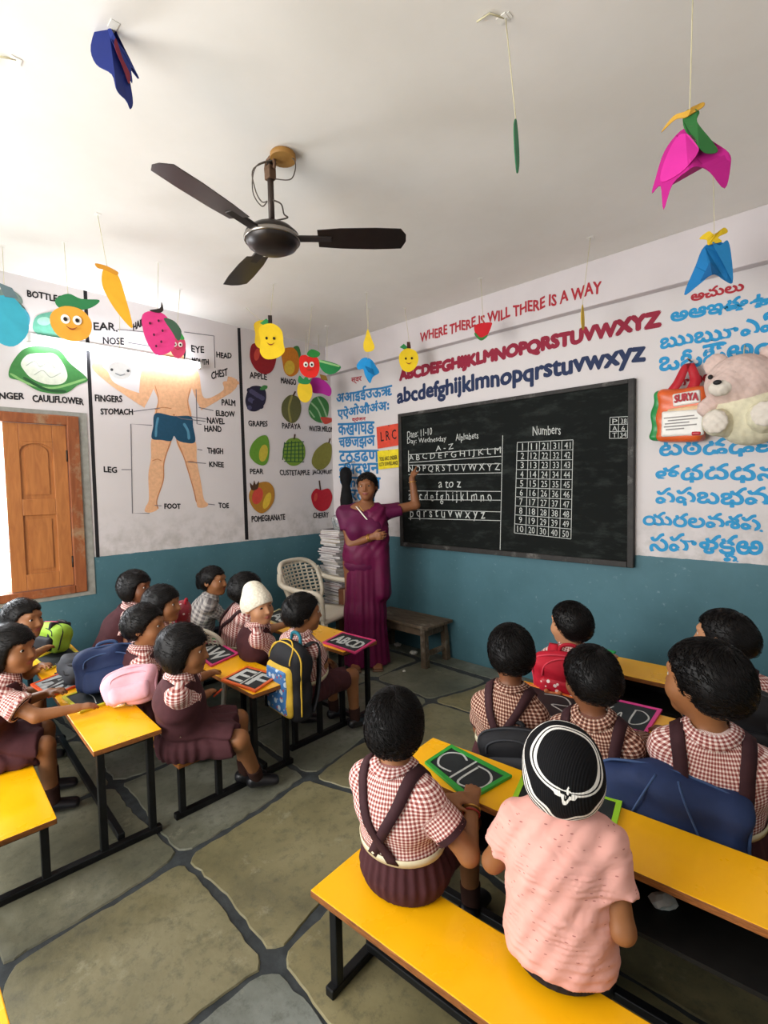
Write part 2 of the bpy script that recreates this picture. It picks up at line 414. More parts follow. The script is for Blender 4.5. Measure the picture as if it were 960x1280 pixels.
for s, a, b, h, m in (
    ('అచులు', (245, 281), (435, 240), 34, REDP), ('అఆఇఈఉఊ', (172, 360), (640, 282), 52, TELB), ('ఋౠఎఏఐ', (133, 455), (650, 372), 60, TELB),
    ('ఒఓఔఅంఅః', (130, 537), (690, 452), 66, TELB), ('హలులు', (195, 592), (335, 568), 36, REDP), ('కఖగఘఙ', (130, 690), (600, 655), 58, TELB), ('చఛజఝఞ', (130, 770), (600, 745), 58, TELB),
    ('టఠడఢణ', (130, 852), (590, 838), 64, TELB), ('తథదధన', (117, 937), (580, 940), 60, TELB), ('పఫబభమ', (117, 1022), (570, 1030), 62, TELB),
    ('యరలవశష', (70, 1102), (505, 1120), 54, TELB), ('సహళకఱ', (95, 1187), (503, 1205), 62, TELB), ('ష', (365, 1228), (415, 1230), 30, TELB)):
    front_text(s, a, b, h, m, z4, 0, thick=.0042 if m is TELB else .003)
for s, a, b, h in (('BOTTLEGOURD', (103, 212), (322, 253), 24), ('FINGER', (-30, 594), (90, 597), 25), ('CAULIFLOWER', (123, 606), (313, 618), 25),
    ('EAR.', (352, 338), (440, 343), 28), ('HAIR', (500, 340), (540, 314), 26), ('NOSE', (387, 390), (465, 394), 25), ('EYE', (718, 418), (765, 424), 24),
    ('MOUTH', (720, 460), (782, 468), 20), ('HEAD', (812, 440), (868, 444), 20), ('CHEST', (793, 522), (853, 508), 27), ('FINGERS', (357, 605), (458, 608), 24),
    ('STOMACH', (378, 655), (498, 656), 22), ('PALM', (832, 619), (882, 622), 22), ('ELBOW', (810, 659), (880, 663), 20), ('NAVEL', (777, 686), (842, 690), 22),
    ('HAND', (767, 718), (830, 720), 22), ('THIGH', (778, 800), (836, 802), 21), ('KNEE', (785, 850), (839, 852), 19), ('LEG', (390, 870), (438, 871), 21),
    ('FOOT', (617, 1007), (677, 1007), 19), ('TOE', (820, 1005), (858, 1005), 19)):
    left_text(s, a, b, h)
for s, a, b, h in (('APPLE', (108, 515), (180, 523), 25), ('MANGO', (240, 536), (303, 545), 24), ('GRAPES', (103, 715), (183, 717), 23), ('PAPAYA', (245, 725), (322, 728), 22),
    ('WATER MELON', (358, 738), (460, 742), 22), ('PEAR', (110, 918), (165, 918), 21), ('CUSTETAPPLE', (235, 922), (360, 922), 22), ('JACKFRUIT', (372, 922), (455, 922), 22),
    ('POMEGRANATE', (117, 1121), (257, 1111), 25), ('CHERRY', (375, 1104), (440, 1099), 22)):
    left_text(s, a, b, h, BLK, z2)
LIFT = [0.0008]
def mural(name, polys, fr=z1, smooth=True, parent=None, front=False, n=6, Y=0.0):
    """a flat painted picture on a wall: [(material, outline in photo points)] back to front"""
    V = []; F = []; mi = []; ms = []
    for m, P in polys:
        LIFT[0] += 0.00004
        if smooth and len(P) > 4: P = spline(P, n)
        if m not in ms: ms.append(m)
        pts = []
        for p in P:
            q = (wf(*fr(p), Y)+np.array([0, -LIFT[0], 0])) if front else (wl(*fr(p))+np.array([LIFT[0], 0, 0]))
            pts.append(tuple(q))
        k = len(V); V += pts; F.append(list(range(k, k+len(pts)))); mi.append(ms.index(m))
    bm = bmesh.new(); vs = [bm.verts.new(p) for p in V]
    for f, i in zip(F, mi):
        try:
            fc = bm.faces.new([vs[j] for j in f]); fc.material_index = i
        except ValueError: pass
    for fc in bm.faces:
        fc.normal_update()
        if (fc.normal.y > 0 if front else fc.normal.x < 0): fc.normal_flip()
    bmesh.ops.triangulate(bm, faces=[f for f in bm.faces if len(f.verts) > 4], ngon_method='EAR_CLIP')
    me = bpy.data.meshes.new(name); bm.to_mesh(me); bm.free()
    return link(name, me, ms, parent or (FRONT if front else LEFT))
def oval(cx, cy, rx, ry, rot=0, n=14):
    c, s = math.cos(R(rot)), math.sin(R(rot))
    return [(cx+rx*math.cos(a)*c-ry*math.sin(a)*s, cy+rx*math.cos(a)*s+ry*math.sin(a)*c) for a in [2*math.pi*i/n for i in range(n)]]
def stroke(pts, w):
    pts = [np.array(p, float) for p in pts]; L = []; Rr = []
    for i, p in enumerate(pts):
        d = pts[min(i+1, len(pts)-1)]-pts[max(i-1, 0)]; n = np.array([-d[1], d[0]])/max(np.hypot(*d), 1e-6)*w/2
        L.append(tuple(p+n)); Rr.append(tuple(p-n))
    return L+Rr[::-1]
for k, P in enumerate(([(312, 184), (326, 184), (374, 1190), (360, 1190)], [(890, 330), (901, 330), (932, 1124), (919, 1124)])):
    mural('painted_stripe', [(BLK, P)], z1, False)
SK = paint('mural_skin', 'dcab83', var=.1); SK2 = paint('mural_skin_line', 'b87a50'); SHO = paint('mural_shorts', '1f4a63', .35); SHO2 = paint('mural_shorts_light', '4f86a0', .35)
mural('painted_body_figure', [
    (BLK, oval(645, 420, 52, 62)), (SK, oval(645, 440, 44, 52)), (SK, [(622, 470), (668, 470), (672, 500), (618, 500)]),
    (SK, [(590, 472), (535, 478), (522, 560), (516, 572), (430, 536), (402, 490), (372, 468), (352, 462), (345, 480), (362, 500), (385, 520), (425, 552), (530, 622), (545, 620), (580, 545)]),
    (SK, [(708, 474), (745, 500), (765, 592), (835, 565), (835, 535), (850, 530), (858, 545), (885, 535), (888, 550), (868, 572), (846, 585), (765, 632), (750, 628), (716, 545)]),
    (SK, [(592, 470), (650, 462), (706, 472), (722, 540), (706, 600), (716, 664), (650, 672), (582, 658), (592, 600), (572, 540)]),
    (SK2, stroke([(583, 635), (610, 628), (640, 632)], 3)), (SK2, stroke([(582, 550), (594, 600), (584, 655)], 3)), (SK2, stroke([(712, 560), (704, 610), (714, 660)], 3)), (SK2, oval(652, 656, 4, 3)),
    (SK, [(572, 740), (642, 745), (615, 830), (612, 900), (588, 975), (592, 1008), (565, 1022), (543, 1018), (546, 1000), (558, 970), (556, 880), (566, 820)]),
    (SK, [(662, 750), (730, 752), (738, 830), (752, 900), (764, 970), (780, 990), (770, 1002), (742, 1002), (735, 975), (724, 930), (698, 850), (690, 820)]),
    (SK2, stroke([(572, 828), (590, 822), (604, 828)], 3)), (SK2, stroke([(700, 832), (720, 830), (736, 836)], 3)),
    (SK2, stroke([(642, 750), (615, 832), (612, 900), (588, 975), (592, 1005)], 4)), (SK2, stroke([(664, 755), (692, 822), (724, 930), (735, 978)], 4)),
    (SHO, [(583, 650), (650, 660), (715, 662), (724, 700), (731, 757), (692, 760), (664, 750), (652, 735), (640, 754), (606, 750), (569, 744), (574, 700)]),
    (SHO2, stroke([(592, 668), (586, 700), (584, 735)], 8)), (SHO2, stroke([(690, 690), (704, 715), (708, 745)], 9))])
for k in range(5):
    a = -.5+k*.24
    mural('painted_finger', [(SK, stroke([(852, 548), (852+math.cos(a-.9)*48, 552+math.sin(a-.9)*40)], 11)), (SK, stroke([(385, 488), (385-math.cos(a-.75)*42, 478+math.sin(a-.75)*34)], 11))], z1, False)
LINE = paint('leader_line', '6d6a70')
mural('painted_leader_lines', [(LINE, stroke(s, 3)) for s in (
    [(480, 385), (560, 398)], [(690, 345), (802, 360), (806, 480)], [(500, 643), (600, 630)], [(735, 560), (738, 690), (755, 692)], [(715, 662), (775, 672)],
    [(800, 640), (745, 628)], [(758, 788), (740, 785)], [(772, 838), (705, 832)], [(455, 861), (492, 861)], [(570, 695), (490, 690), (496, 1025), (560, 1025)],
    [(605, 997), (580, 995)], [(805, 993), (780, 990)], [(440, 335), (590, 350)], [(660, 660), (680, 670), (770, 680)])], z1, False)
G1, G2, G3 = paint('leaf_paint', '3d7a3f'), paint('leaf_light_paint', '7fae6a'), paint('leaf_dark_paint', '24502c')
CRM = paint('curd_paint', 'cfd3c4'); CRM2 = paint('curd_shade_paint', '9aa395')
mural('painted_cauliflower', [(G1, [(33, 512), (48, 455), (105, 402), (212, 408), (262, 462), (328, 522), (290, 545), (240, 576), (150, 568), (80, 530)]),
    (G2, stroke([(45, 505), (110, 540), (200, 555), (310, 525)], 8)), (G3, stroke([(95, 520), (170, 560), (240, 568)], 10)),
    (CRM, [(78, 462), (105, 430), (160, 425), (205, 428), (240, 470), (252, 515), (228, 540), (170, 540), (120, 520), (92, 492)]),
    (CRM2, stroke([(100, 470), (130, 455), (150, 475), (180, 460), (205, 480)], 3)), (CRM2, stroke([(130, 505), (160, 490), (190, 515), (225, 500)], 3)), (CRM2, stroke([(150, 440), (170, 455), (200, 445)], 3))])
mural('painted_gourd', [(paint('gourd_paint', '5d9c86'), [(122, 322), (138, 285), (190, 270), (250, 268), (315, 290), (332, 330), (300, 372), (230, 378), (160, 362), (130, 345)]), (paint('gourd_light_paint', '8fbda9'), oval(165, 305, 26, 16))])
mural('painted_okra', [(paint('grey_green_paint', '6f8179'), oval(40, 215, 50, 26, 30)), (paint('grey_green_dark', '4f605a'), oval(60, 250, 45, 20, 35)), (paint('teal_paint', '3f93a8'), oval(50, 300, 62, 55))])
RD, RD2 = paint('apple_paint', '8e1a22'), paint('apple_light_paint', 'c2473a'); OR, YL = paint('mango_paint', 'c77a22'), paint('mango_yellow', 'd2b03a')
BRN = paint('stem_paint', '4a3322'); PUR = paint('grape_paint', '232036'); PUR2 = paint('grape_light', '474463'); MEL = paint('melon_stripe', '93b78a')
mural('painted_apple', [(RD, [(108, 410), (120, 370), (165, 372), (215, 390), (220, 430), (205, 480), (175, 498), (140, 485), (115, 450)]), (RD2, oval(138, 415, 12, 26, 10))], z2)
mural('painted_mango', [(OR, [(242, 400), (275, 385), (310, 395), (318, 440), (310, 490), (280, 508), (255, 490), (246, 450)]), (YL, oval(275, 470, 22, 30)), (G1, [(292, 385), (312, 380), (322, 410), (318, 440), (308, 405)])], z2)
gr = [(PUR, [(92, 590), (110, 552), (150, 548), (175, 570), (172, 620), (140, 652), (105, 650), (90, 620)])]
for i in range(14): gr.append((PUR2 if i % 3 else PUR, oval(105+(i*37) % 60, 565+(i*23) % 75, 10, 10, 0, 8)))
gr.append((G1, [(150, 560), (165, 545), (182, 548), (178, 560), (160, 565)])); mural('painted_grapes', gr, z2)
mural('painted_papaya', [(paint('papaya_paint', '5b5c35'), [(285, 585), (315, 600), (324, 650), (305, 695), (275, 702), (245, 670), (243, 625), (262, 595)]), (paint('papaya_light', '8a8648'), stroke([(285, 590), (272, 640), (280, 695)], 8)), (BRN, stroke([(290, 590), (300, 570)], 7))], z2)
mural('painted_watermelon', [(G1, [(355, 640), (375, 600), (410, 592), (438, 620), (438, 665), (420, 700), (390, 698), (362, 675)]), (MEL, stroke([(368, 620), (395, 650), (412, 695)], 6)), (MEL, stroke([(395, 598), (418, 640), (432, 680)], 6)), (MEL, stroke([(358, 650), (380, 680)], 6)), (RD2, [(408, 678), (460, 685), (450, 700), (425, 708), (412, 695)])], z2)
mural('painted_pear', [(paint('pear_paint', '5f8f2e'), [(150, 760), (180, 758), (190, 800), (185, 860), (165, 882), (130, 870), (106, 835), (118, 790)]), (paint('pear_yellow', 'b9a93a'), oval(165, 830, 18, 36, 10))], z2)
cu = [(paint('custard_paint', '6f8f2f'), [(248, 810), (270, 772), (310, 768), (338, 800), (338, 850), (310, 880), (275, 880), (250, 850)])]
for i in range(6):
    cu.append((G3, stroke([(254+i*15, 778+abs(i-2)*3), (246+i*17, 868-abs(i-3)*3)], 4))); cu.append((G3, stroke([(252, 790+i*15), (336, 782+i*17)], 4)))
cu.append((BRN, stroke([(294, 772), (298, 750)], 6))); mural('painted_custard_apple', cu, z2)
mural('painted_jackfruit', [(paint('jackfruit_paint', '7d7a33'), [(435, 785), (452, 800), (448, 860), (420, 895), (390, 898), (368, 870), (380, 825), (410, 795)]), (BRN, stroke([(440, 788), (446, 768)], 6))], z2)
mural('painted_pomegranate', [(paint('pomegranate_paint', 'a9772a'), [(108, 990), (140, 958), (185, 952), (210, 985), (205, 1040), (165, 1082), (130, 1070), (106, 1030)]), (RD2, oval(140, 1010, 22, 36, 15)), (YL, oval(180, 1030, 14, 36, 20)), (BRN, [(108, 955), (120, 965), (126, 945), (133, 962), (146, 948), (140, 980), (115, 985)])], z2)
mural('painted_cherry', [(paint('cherry_paint', 'b01627'), [(366, 1010), (385, 980), (408, 985), (440, 980), (455, 1015), (440, 1060), (408, 1075), (378, 1055)]), (RD2, oval(385, 1015, 7, 18, 10)), (BRN, stroke([(405, 985), (400, 945)], 6))], z2)

# ================================================================ BLACKBOARD
BX0, BX1, BZ0, BZ1, BY = 0.985, 2.985, 0.945, 2.132, -0.028
m, t = new_mat('blackboard_slate', 0.75, 0.12); v = t.coord()
c = t.mix(t.noise(v, 2.5, 5, 0.65), '0b0e0d', '171b19')
sm = t.noise(t.coord('Object', (1, 1, 3)), 4.5, 7, 0.7)
c = t.mix(t.ramp(sm, [(0.5, (0, 0, 0)), (0.8, (0.35, 0.35, 0.35))]), c, '565d59')
t.l(c, t.b.inputs['Base Color']); BBM = m
BOARD = empty('blackboard', ((BX0+BX1)/2, BY, BZ0), 'large black chalkboard with alphabet and number table fixed to the front wall', 'blackboard')
mb = MB(); mb.box((BX0, BY, BZ0), (BX1, -.001, BZ1)); BSURF = mb.build('board_surface', BBM, BOARD)
mb = MB(); f = .028
for lo, hi in (((BX0-.01, BY-.012, BZ0-.01), (BX0+f, -.001, BZ1+.01)), ((BX1-f, BY-.012, BZ0-.01), (BX1+.01, -.001, BZ1+.01)),
               ((BX0+f, BY-.012, BZ1-f+.01), (BX1-f, -.001, BZ1+.01)), ((BX0+f, BY-.016, BZ0-.01), (BX1-f, -.001, BZ0+f))): mb.box(lo, hi, bev=.003)
mb.build('board_frame', wood('board_frame_wood', '1b1917', '2d2a27', .6, (2, 2, 2), '6b6965'), BOARD)
m, t = new_mat('chalk', 0.9, 0.1); v = t.coord()
t.l(t.mix(t.noise(v, 160, 2), '8b908c', 'e4e6e2'), t.b.inputs['Base Color']); CHALK = m
CY = BY-.001
def chalk(s, a, b, h, bold=0, wob=.06): front_text(s, a, b, h, CHALK, z3, 0, CY, BSURF, 'chalk_writing', wob, .0008)
for s, a, b, h in (('Date: 11-10', (80, 598), (165, 585), 24), ('Day: Wednesday', (80, 622), (214, 612), 22), ('Alphabets', (246, 614), (324, 606), 30), ('A - Z', (178, 642), (238, 634), 18),
    ('A B C D E F G H I J K L M', (85, 680), (401, 657), 25), ('N O P Q R S T U V W X Y Z', (85, 717), (398, 712), 25), ('a to z', (187, 768), (264, 766), 24),
    ('a b c d e f g h i j k l m n o', (85, 820), (370, 824), 40), ('p q r s t u v w x y z', (90, 876), (347, 884), 34), ('Numbers', (510, 588), (606, 584), 32),
    ('P', (783, 548), (800, 548), 17), ('38', (812, 548), (832, 546), 17), ('A', (783, 572), (800, 572), 16), ('6', (814, 571), (826, 571), 16), ('T', (783, 595), (798, 595), 16), ('34', (810, 594), (831, 594), 16)):
    chalk(s, a, b, h)
def chalk_lines(segs, w=2.0):
    mb = MB()
    for a, b in segs:
        q = [wf(*z3(p), CY-.0008) for p in stroke([a, b], w)]
        mb.add(q, [(0, 1, 2, 3)])
    mb.build('chalk_ruled_lines', CHALK, BSURF)
L = [((84, 654+k), (402, 632+k*1.0)) for k in (0, 27)]+[((84, 690), (402, 685)), ((84, 722), (402, 716))]
L += [((84, 778+k), (400, 780+k)) for k in (0, 30)]+[((84, 842+k), (400, 850+k)) for k in (0, 30)]
L += [((407, 588), (398, 980)), ((84, 712), (84, 640))]
TL, TR, BL, BR = [np.array(p, float) for p in ((457, 612), (648, 603), (447, 922), (641, 943))]
for i in range(6):
    s = i/5; L.append((tuple(TL+(TR-TL)*s), tuple(BL+(BR-BL)*s)))
for j in range(11):
    s = j/10; L.append((tuple(TL+(BL-TL)*s), tuple(TR+(BR-TR)*s)))
for a, b in (((775, 526), (837, 523)), ((774, 551), (836, 549)), ((774, 575), (835, 573)), ((773, 598), (834, 597)), ((775, 526), (773, 598)), ((837, 523), (834, 597)), ((805, 524), (803, 597))): L.append((a, b))
chalk_lines(L)
for j in range(10):
    for i in range(5):
        n = j+1+10*i
        s0, s1 = (i+(.25 if n > 9 else .46 if n == 1 else .38))/5, (i+(.80 if n > 9 else .54 if n == 1 else .66))/5
        P = lambda s, q: tuple((TL+(TR-TL)*s)*(1-q)+(BL+(BR-BL)*s)*q)
        a, b = P(s0, (j+.86)/10), P(s1, (j+.86)/10); chalk(str(n), a, b, 22, 0.0, .02)

# ================================================================ SCHOOL DESKS
m, t = new_mat('yellow_laminate', 0.28, 0.5); v = t.coord()
c = t.mix(t.noise(v, 3, 4), 'fbb205', 'ffc010'); sc = t.noise(t.coord('Object', (1, 14, 1)), 12, 6, .7)
t.l(t.mix(t.ramp(sc, [(0.62, (0, 0, 0)), (0.75, (0.25, 0.25, 0.25))]), c, 'b98427'), t.b.inputs['Base Color']); YEL = m
t.l(t.ramp(t.noise(v, 6, 5), [(.3, (.22, .22, .22)), (.7, (.42, .42, .42))]), t.b.inputs['Roughness'])
EDGE = wood('plywood_edge', '6d3f1d', 'a3652f', .6, (3, 3, 20)); STEEL = mat('black_steel', '1d1e20', .42, .5, .55, var=.35, scale=14)
SHELF = mat('shelf_board', '191817', .5, .3, var=.2)
def desk(label, ax, ay, yaw, side, L, by, bz, bd, dy, dz, dd, shelf=None, xin=.06, group='yellow bench desks', bL=None):
    """bench and desk on one steel frame. ax,ay: aisle end; side -1 runs to -x, +1 to +x; by/dy centre lines of bench and desk"""
    M = Matrix.Translation((ax, ay, 0)) @ Matrix.Rotation(R(yaw), 4, 'Z')
    o = empty('bench_desk', M @ Vector((side*L/2, (by+dy)/2, 0)), label, 'desk', group)
    def bx(mb, x0, x1, y0, y1, z0_, z1_, **k):
        a, b = sorted((side*x0, side*x1)); mb.box((a, y0, z0_), (b, y1, z1_), **k)
    for nm, cy, zt, dp in (('bench_seat', by, bz, bd), ('desk_top', dy, dz, dd)):
        mb = MB(M); bx(mb, 0, bL if bL and nm == 'bench_seat' else L, cy-dp/2, cy+dp/2, zt-.022, zt, mi=0, top=1, bev=.003); mb.build(nm, [EDGE, YEL], o)
    tb = .014
    for cy, zt, dp in ((by, bz, bd), (dy, dz, dd)):
        for x in (xin, (bL if bL and cy == by else L)-xin):
            for y in (cy-dp/2+.035, cy+dp/2-.035):
                mb = MB(M); bx(mb, x-tb, x+tb, y-tb, y+tb, 0.03, zt-.0225, bev=.003); mb.build('leg', STEEL, o)
            mb = MB(M); bx(mb, x-tb, x+tb, cy-dp/2+.05, cy+dp/2-.05, zt-.05, zt-.0225, bev=.003); mb.build('seat_rail' if cy == by else 'top_rail', STEEL, o)
    for x in (xin, L-xin):
        mb = MB(M); bx(mb, x-.016, x+.016, by-bd/2+.0, dy+dd/2, 0.006, 0.034, bev=.004); mb.build('foot_rail', STEEL, o)
    mb = MB(M); bx(mb, xin+.016, L-xin-.016, dy-.04, dy-.012, .03, .056, bev=.003); mb.build('foot_bar', STEEL, o)
    if shelf:
        mb = MB(M); bx(mb, xin+.015, L-xin-.015, dy-dd/2+.0-shelf, dy+dd/2-.04, dz-.15, dz-.138); mb.build('book_shelf', SHELF, o)
        mb = MB(M); bx(mb, xin+.015, L-xin-.015, dy+dd/2-.036, dy+dd/2-.022, dz-.15, dz-.023); mb.build('modesty_panel', SHELF, o)
        mb = MB(M); bx(mb, xin+.015, L-xin-.015, by+.035, by+.06, .05, .075, bev=.003); mb.build('foot_bar', STEEL, o)
    return o
desk('yellow bench desk nearest the shuttered window, its bench cut by the left photo edge', 1.92, -2.745, -2.6, -1, 1.80, -.385, .275, .25, 0, .48, .26)
desk('yellow bench desk in the left rows with the E F slate on its end', 1.91, 0, 0, -1, 1.62, -2.42, .285, .25, -2.035, .48, .26)
desk('front yellow bench desk of the left rows, beside the white plastic armchair', 1.81, 0, 0, -1, 1.40, -1.72, .285, .25, -1.34, .495, .29, bL=.68)
desk('yellow desk cut by the bottom left photo corner', 3.02, -3.43, 0, -1, 1.1, -.40, .285, .25, 0, .48, .26)
desk('nearest yellow bench desk on the right, bench bare at its aisle end', 2.895, -2.47, 4.2, 1, 1.78, 0, .30, .225, .415, .50, .25, .02, .07)
desk('middle yellow bench desk of the right rows, where three children sit side by side', 2.86, -1.69, 4.0, 1, 1.80, 0, .30, .225, .385, .50, .25, .02, .07)
desk('yellow bench desk closest to the blackboard wall on the right', 2.84, -1.05, 3.0, 1, 1.85, 0, .30, .225, .385, .50, .27, .02, .07)

# ================================================================ WOODEN BENCH, ARMCHAIRS, BOOKS
OLDW = wood('old_bench_wood', '3d3329', '6b5a47', .7, (1, 4, 1), '8d8374')
o = empty('wooden_bench', (1.13, -.2, 0), 'old brown wooden bench against the blue wall behind the teacher', 'bench')
mb = MB(); mb.box((.83, -.375, .325), (1.56, -.035, .35), bev=.004); mb.build('seat', OLDW, o)
for x in (.88, 1.49):
    for y in (-.335, -.075):
        mb = MB(); s = 1 if y > -.2 else -1
        mb.tube([(x+(.02 if x > 1.2 else -.02), y+s*.012, 0.0065), (x, y, .325)], [.036, .032], 4, sm=False); mb.build('leg', OLDW, o)
mb = MB(); mb.box((.88, -.345, .26), (1.49, -.32, .325)); mb.box((.88, -.09, .26), (1.49, -.065, .325)); mb.box((1.475, -.32, .255), (1.505, -.09, .315)); mb.box((.865, -.32, .255), (.895, -.09, .315))
mb.build('apron', OLDW, o)
for a_, b_ in ((1.48, 1.51), (.865, .895)): mb = MB(); mb.box((a_, -.32, .09), (b_, -.09, .125)); mb.build('stretcher', OLDW, o)

PLAS = mat('cream_plastic', 'cfc6b3', .4, .5, var=.05, scale=5)
def armchair(x, y, yaw, label, s=1.0, arms=True):
    """moulded plastic garden chair; local +y is forward"""
    o = empty('plastic_chair' if not arms else 'plastic_armchair', (x, y, 0.006), label, 'chair')
    M = Matrix.Translation((x, y, .006)) @ Matrix.Rotation(R(yaw), 4, 'Z') @ Matrix.Scale(s, 4)
    # seat: dished slab
    mb = MB(M); n = 10; vs = []; fs = []
    for lay in (0, -.022):
        for i in range(n+1):
            for j in range(n+1):
                u, w_ = i/n*2-1, j/n*2-1
                hw = .235-.03*(1-(w_+1)/2)
                vs.append((u*hw*(1-.04*w_*w_), w_*.225, .42+lay-.02*(1-u*u)*(1-w_*w_)-(.03*max(0, w_-.6)/.4 if w_ > .6 else 0)))
    k = (n+1)**2; q = lambda i, j, a: a*k+i*(n+1)+j
    for i in range(n):
        for j in range(n):
            fs.append((q(i, j, 0), q(i+1, j, 0), q(i+1, j+1, 0), q(i, j+1, 0))); fs.append((q(i, j, 1), q(i, j+1, 1), q(i+1, j+1, 1), q(i+1, j, 1)))
    for i in range(n):
        fs += [(q(i, 0, 0), q(i, 0, 1), q(i+1, 0, 1), q(i+1, 0, 0)), (q(i, n, 0), q(i+1, n, 0), q(i+1, n, 1), q(i, n, 1)), (q(0, i, 0), q(0, i+1, 0), q(0, i+1, 1), q(0, i, 1)), (q(n, i, 0), q(n, i, 1), q(n, i+1, 1), q(n, i+1, 0))]
    mb.add(vs, fs, 0, True); mb.build('seat', PLAS, o)
    # back: curved lattice inside a rim
    def bp(u, t, off=0):      # u -1..1 across, t 0..1 up
        hw = .21+.045*t; r = .10*(u*u)
        return Vector((u*hw, -.215-.13*t+r*(1-.3*t)+off, .43+.40*t))
    def rimr(a):              # rounded outline in (u,t)
        return (math.copysign(abs(math.cos(a))**.62, math.cos(a)), .5+.5*math.copysign(abs(math.sin(a))**.62, math.sin(a)))
    mb = MB(M); mb.tube([bp(*rimr(2*math.pi*i/36)) for i in range(36)], .021, 8, closed=True); mb.build('back_rim', PLAS, o)
    mb = MB(M)
    for i in range(-4, 5):
        u = i/5; lim = .5*(1-abs(u)**3)
        mb.tube([bp(u, .5+lim*(2*t_/8-1)) for t_ in range(9)], .009, 6)
    for j in range(1, 13):
        t_ = j/13; lim = (1-abs(2*t_-1)**3)**.5
        mb.tube([bp(lim*(2*i/8-1), t_) for i in range(9)], .0085, 6)
    mb.build('backrest', PLAS, o)
    for sx in (-1, 1):
        if arms:
            mb = MB(M)
            P = spline([bp(sx*.98, .80), (sx*.275, -.20, .665), (sx*.29, -.02, .635), (sx*.285, .14, .63), (sx*.27, .215, .60), (sx*.255, .225, .50), (sx*.245, .22, .41)], 5, False)
            mb.tube(P, [.024]*(len(P)-8)+[.02]*8, 8); mb.build('armrest', PLAS, o)
        for sy in (-1, 1):
            mb = MB(M); mb.tube([(sx*.20, sy*.19, .41), (sx*.235, sy*.235+(-.02 if sy < 0 else 0), 0.0)], [.03, .02], 8); mb.build('leg', PLAS, o)
    return o
armchair(.66, -.73, -78, 'cream plastic armchair with lattice back standing left of the teacher')
armchair(.93, -1.74, 2, 'small white plastic chair back behind the girl in grey checks', .70, False)
armchair(.42, -1.75, -4, 'small white plastic chair under the girl in grey checks by the wall', .68, False)

# stack of registers in the corner
PAPER = [mat('paper_%s' % n, c, .8, .2, var=.1) for n, c in (('white', 'c9c4c2'), ('grey', '9a9497'), ('pink', 'a88d8c'), ('dark', '5c5356'), ('buff', 'b5a98f'))]
rnd = random.Random(9)
def book(x, y, z, w_, d, h, rz, mt, name='notebook', label=None, group=None):
    M = Matrix.Translation((x, y, z)) @ Matrix.Rotation(R(rz), 4, 'Z'); o = empty(name, (x, y, z), label, 'book', group)
    mb = MB(M); mb.box((-w_/2+.003, -d/2+.003, .0015), (w_/2-.003, d/2-.003, h-.0015)); mb.build('pages', PAPER[0], o)
    mb = MB(M); mb.box((-w_/2, -d/2, 0), (w_/2, d/2, .0015)); mb.box((-w_/2, -d/2, h-.0015), (w_/2, d/2, h)); mb.box((-w_/2, -d/2, 0), (-w_/2+.003, d/2, h)); mb.build('cover', mt, o)
    return o
o = empty('wooden_stool', (.43, -.30, 0.006), 'dark low stool carrying the tall stack of registers in the corner', 'stool')
mb = MB(); mb.box((.20, -.46, .28), (.595, -.14, .31), bev=.004); mb.build('seat', OLDW, o)
for x in (.24, .56):
    for y in (-.42, -.18): mb = MB(); mb.box((x-.02, y-.02, .0065), (x+.02, y+.02, .28)); mb.build('leg', OLDW, o)
z = .31
while z < 1.08:
    h = rnd.choice([.010, .014, .018, .022]); book(.42+rnd.uniform(-.02, .02)+.02*math.sin(z*6), -.30+rnd.uniform(-.015, .015), z, .27+rnd.uniform(-.03, .02), .23+rnd.uniform(-.02, .02), h, rnd.uniform(-9, 9), rnd.choice(PAPER), 'register_book',
        'thin register lying in the tall paper stack behind the armchair', 'registers stacked in the corner'); z += h+.0003
TOPZ = z
M = Matrix.Translation((.80, -.42, 0.006)); o = empty('carton', (.80, -.42, .0065), 'brown carton box seen under the armrest of the plastic armchair', 'box')
CARD = mat('brown_cardboard', '6e4632', .8, .2, var=.2, scale=9)
mb = MB(); mb.box((.605, -.485, .0065), (.80, -.27, .56), bev=.004); mb.build('box_body', CARD, o)
mb = MB(); mb.box((.68, -.488, .15), (.72, -.2695, .563)); mb.build('packing_tape', mat('tape_tan', '94765a', .4), o)
# dark cloth bag hung in the corner above the stack, and a clear cup on the stack
def lathe_obj(name, prof, c, m, label, cat, n=20):
    mb = MB(); mb.lathe(prof, c, n); return tag(mb.build(name, m), label, cat)
o = empty('umbrella', (.36, -.10, 1.02), 'folded black umbrella leaning in the corner beside the painted cherry', 'umbrella')
mb = MB(); mb.lathe([(.010, 1.10), (.022, 1.14), (.058, 1.25), (.065, 1.36), (.05, 1.45), (.042, 1.50), (.06, 1.56), (.062, 1.63), (.045, 1.67), (.012, 1.685)], (.36, -.14, 0), 12); mb.build('cloth', mat('black_cloth', '141416', .8, .2, var=.3), o)
mb = MB(); mb.tube([(.36, -.14, 1.10), (.365, -.15, TOPZ+.001)], .010, 8); mb.tube([(.36, -.14, 1.68), (.36, -.14, 1.72), (.35, -.02, 1.74), (.35, -.001, 1.735)], .004, 6); mb.build('handle', BLK, o)
m, t = new_mat('clear_plastic', .12, .5); t.b.inputs['Transmission Weight'].default_value = .75; t.b.inputs['Base Color'].default_value = lin('dfe3e2'); CLEAR = m
lathe_obj('plastic_tub', [(.045, 0), (.06, .09), (.063, .11), (.05, .13), (.02, .145)], (.46, -.34, TOPZ), CLEAR, 'clear plastic tub with domed lid on top of the register stack', 'tub')
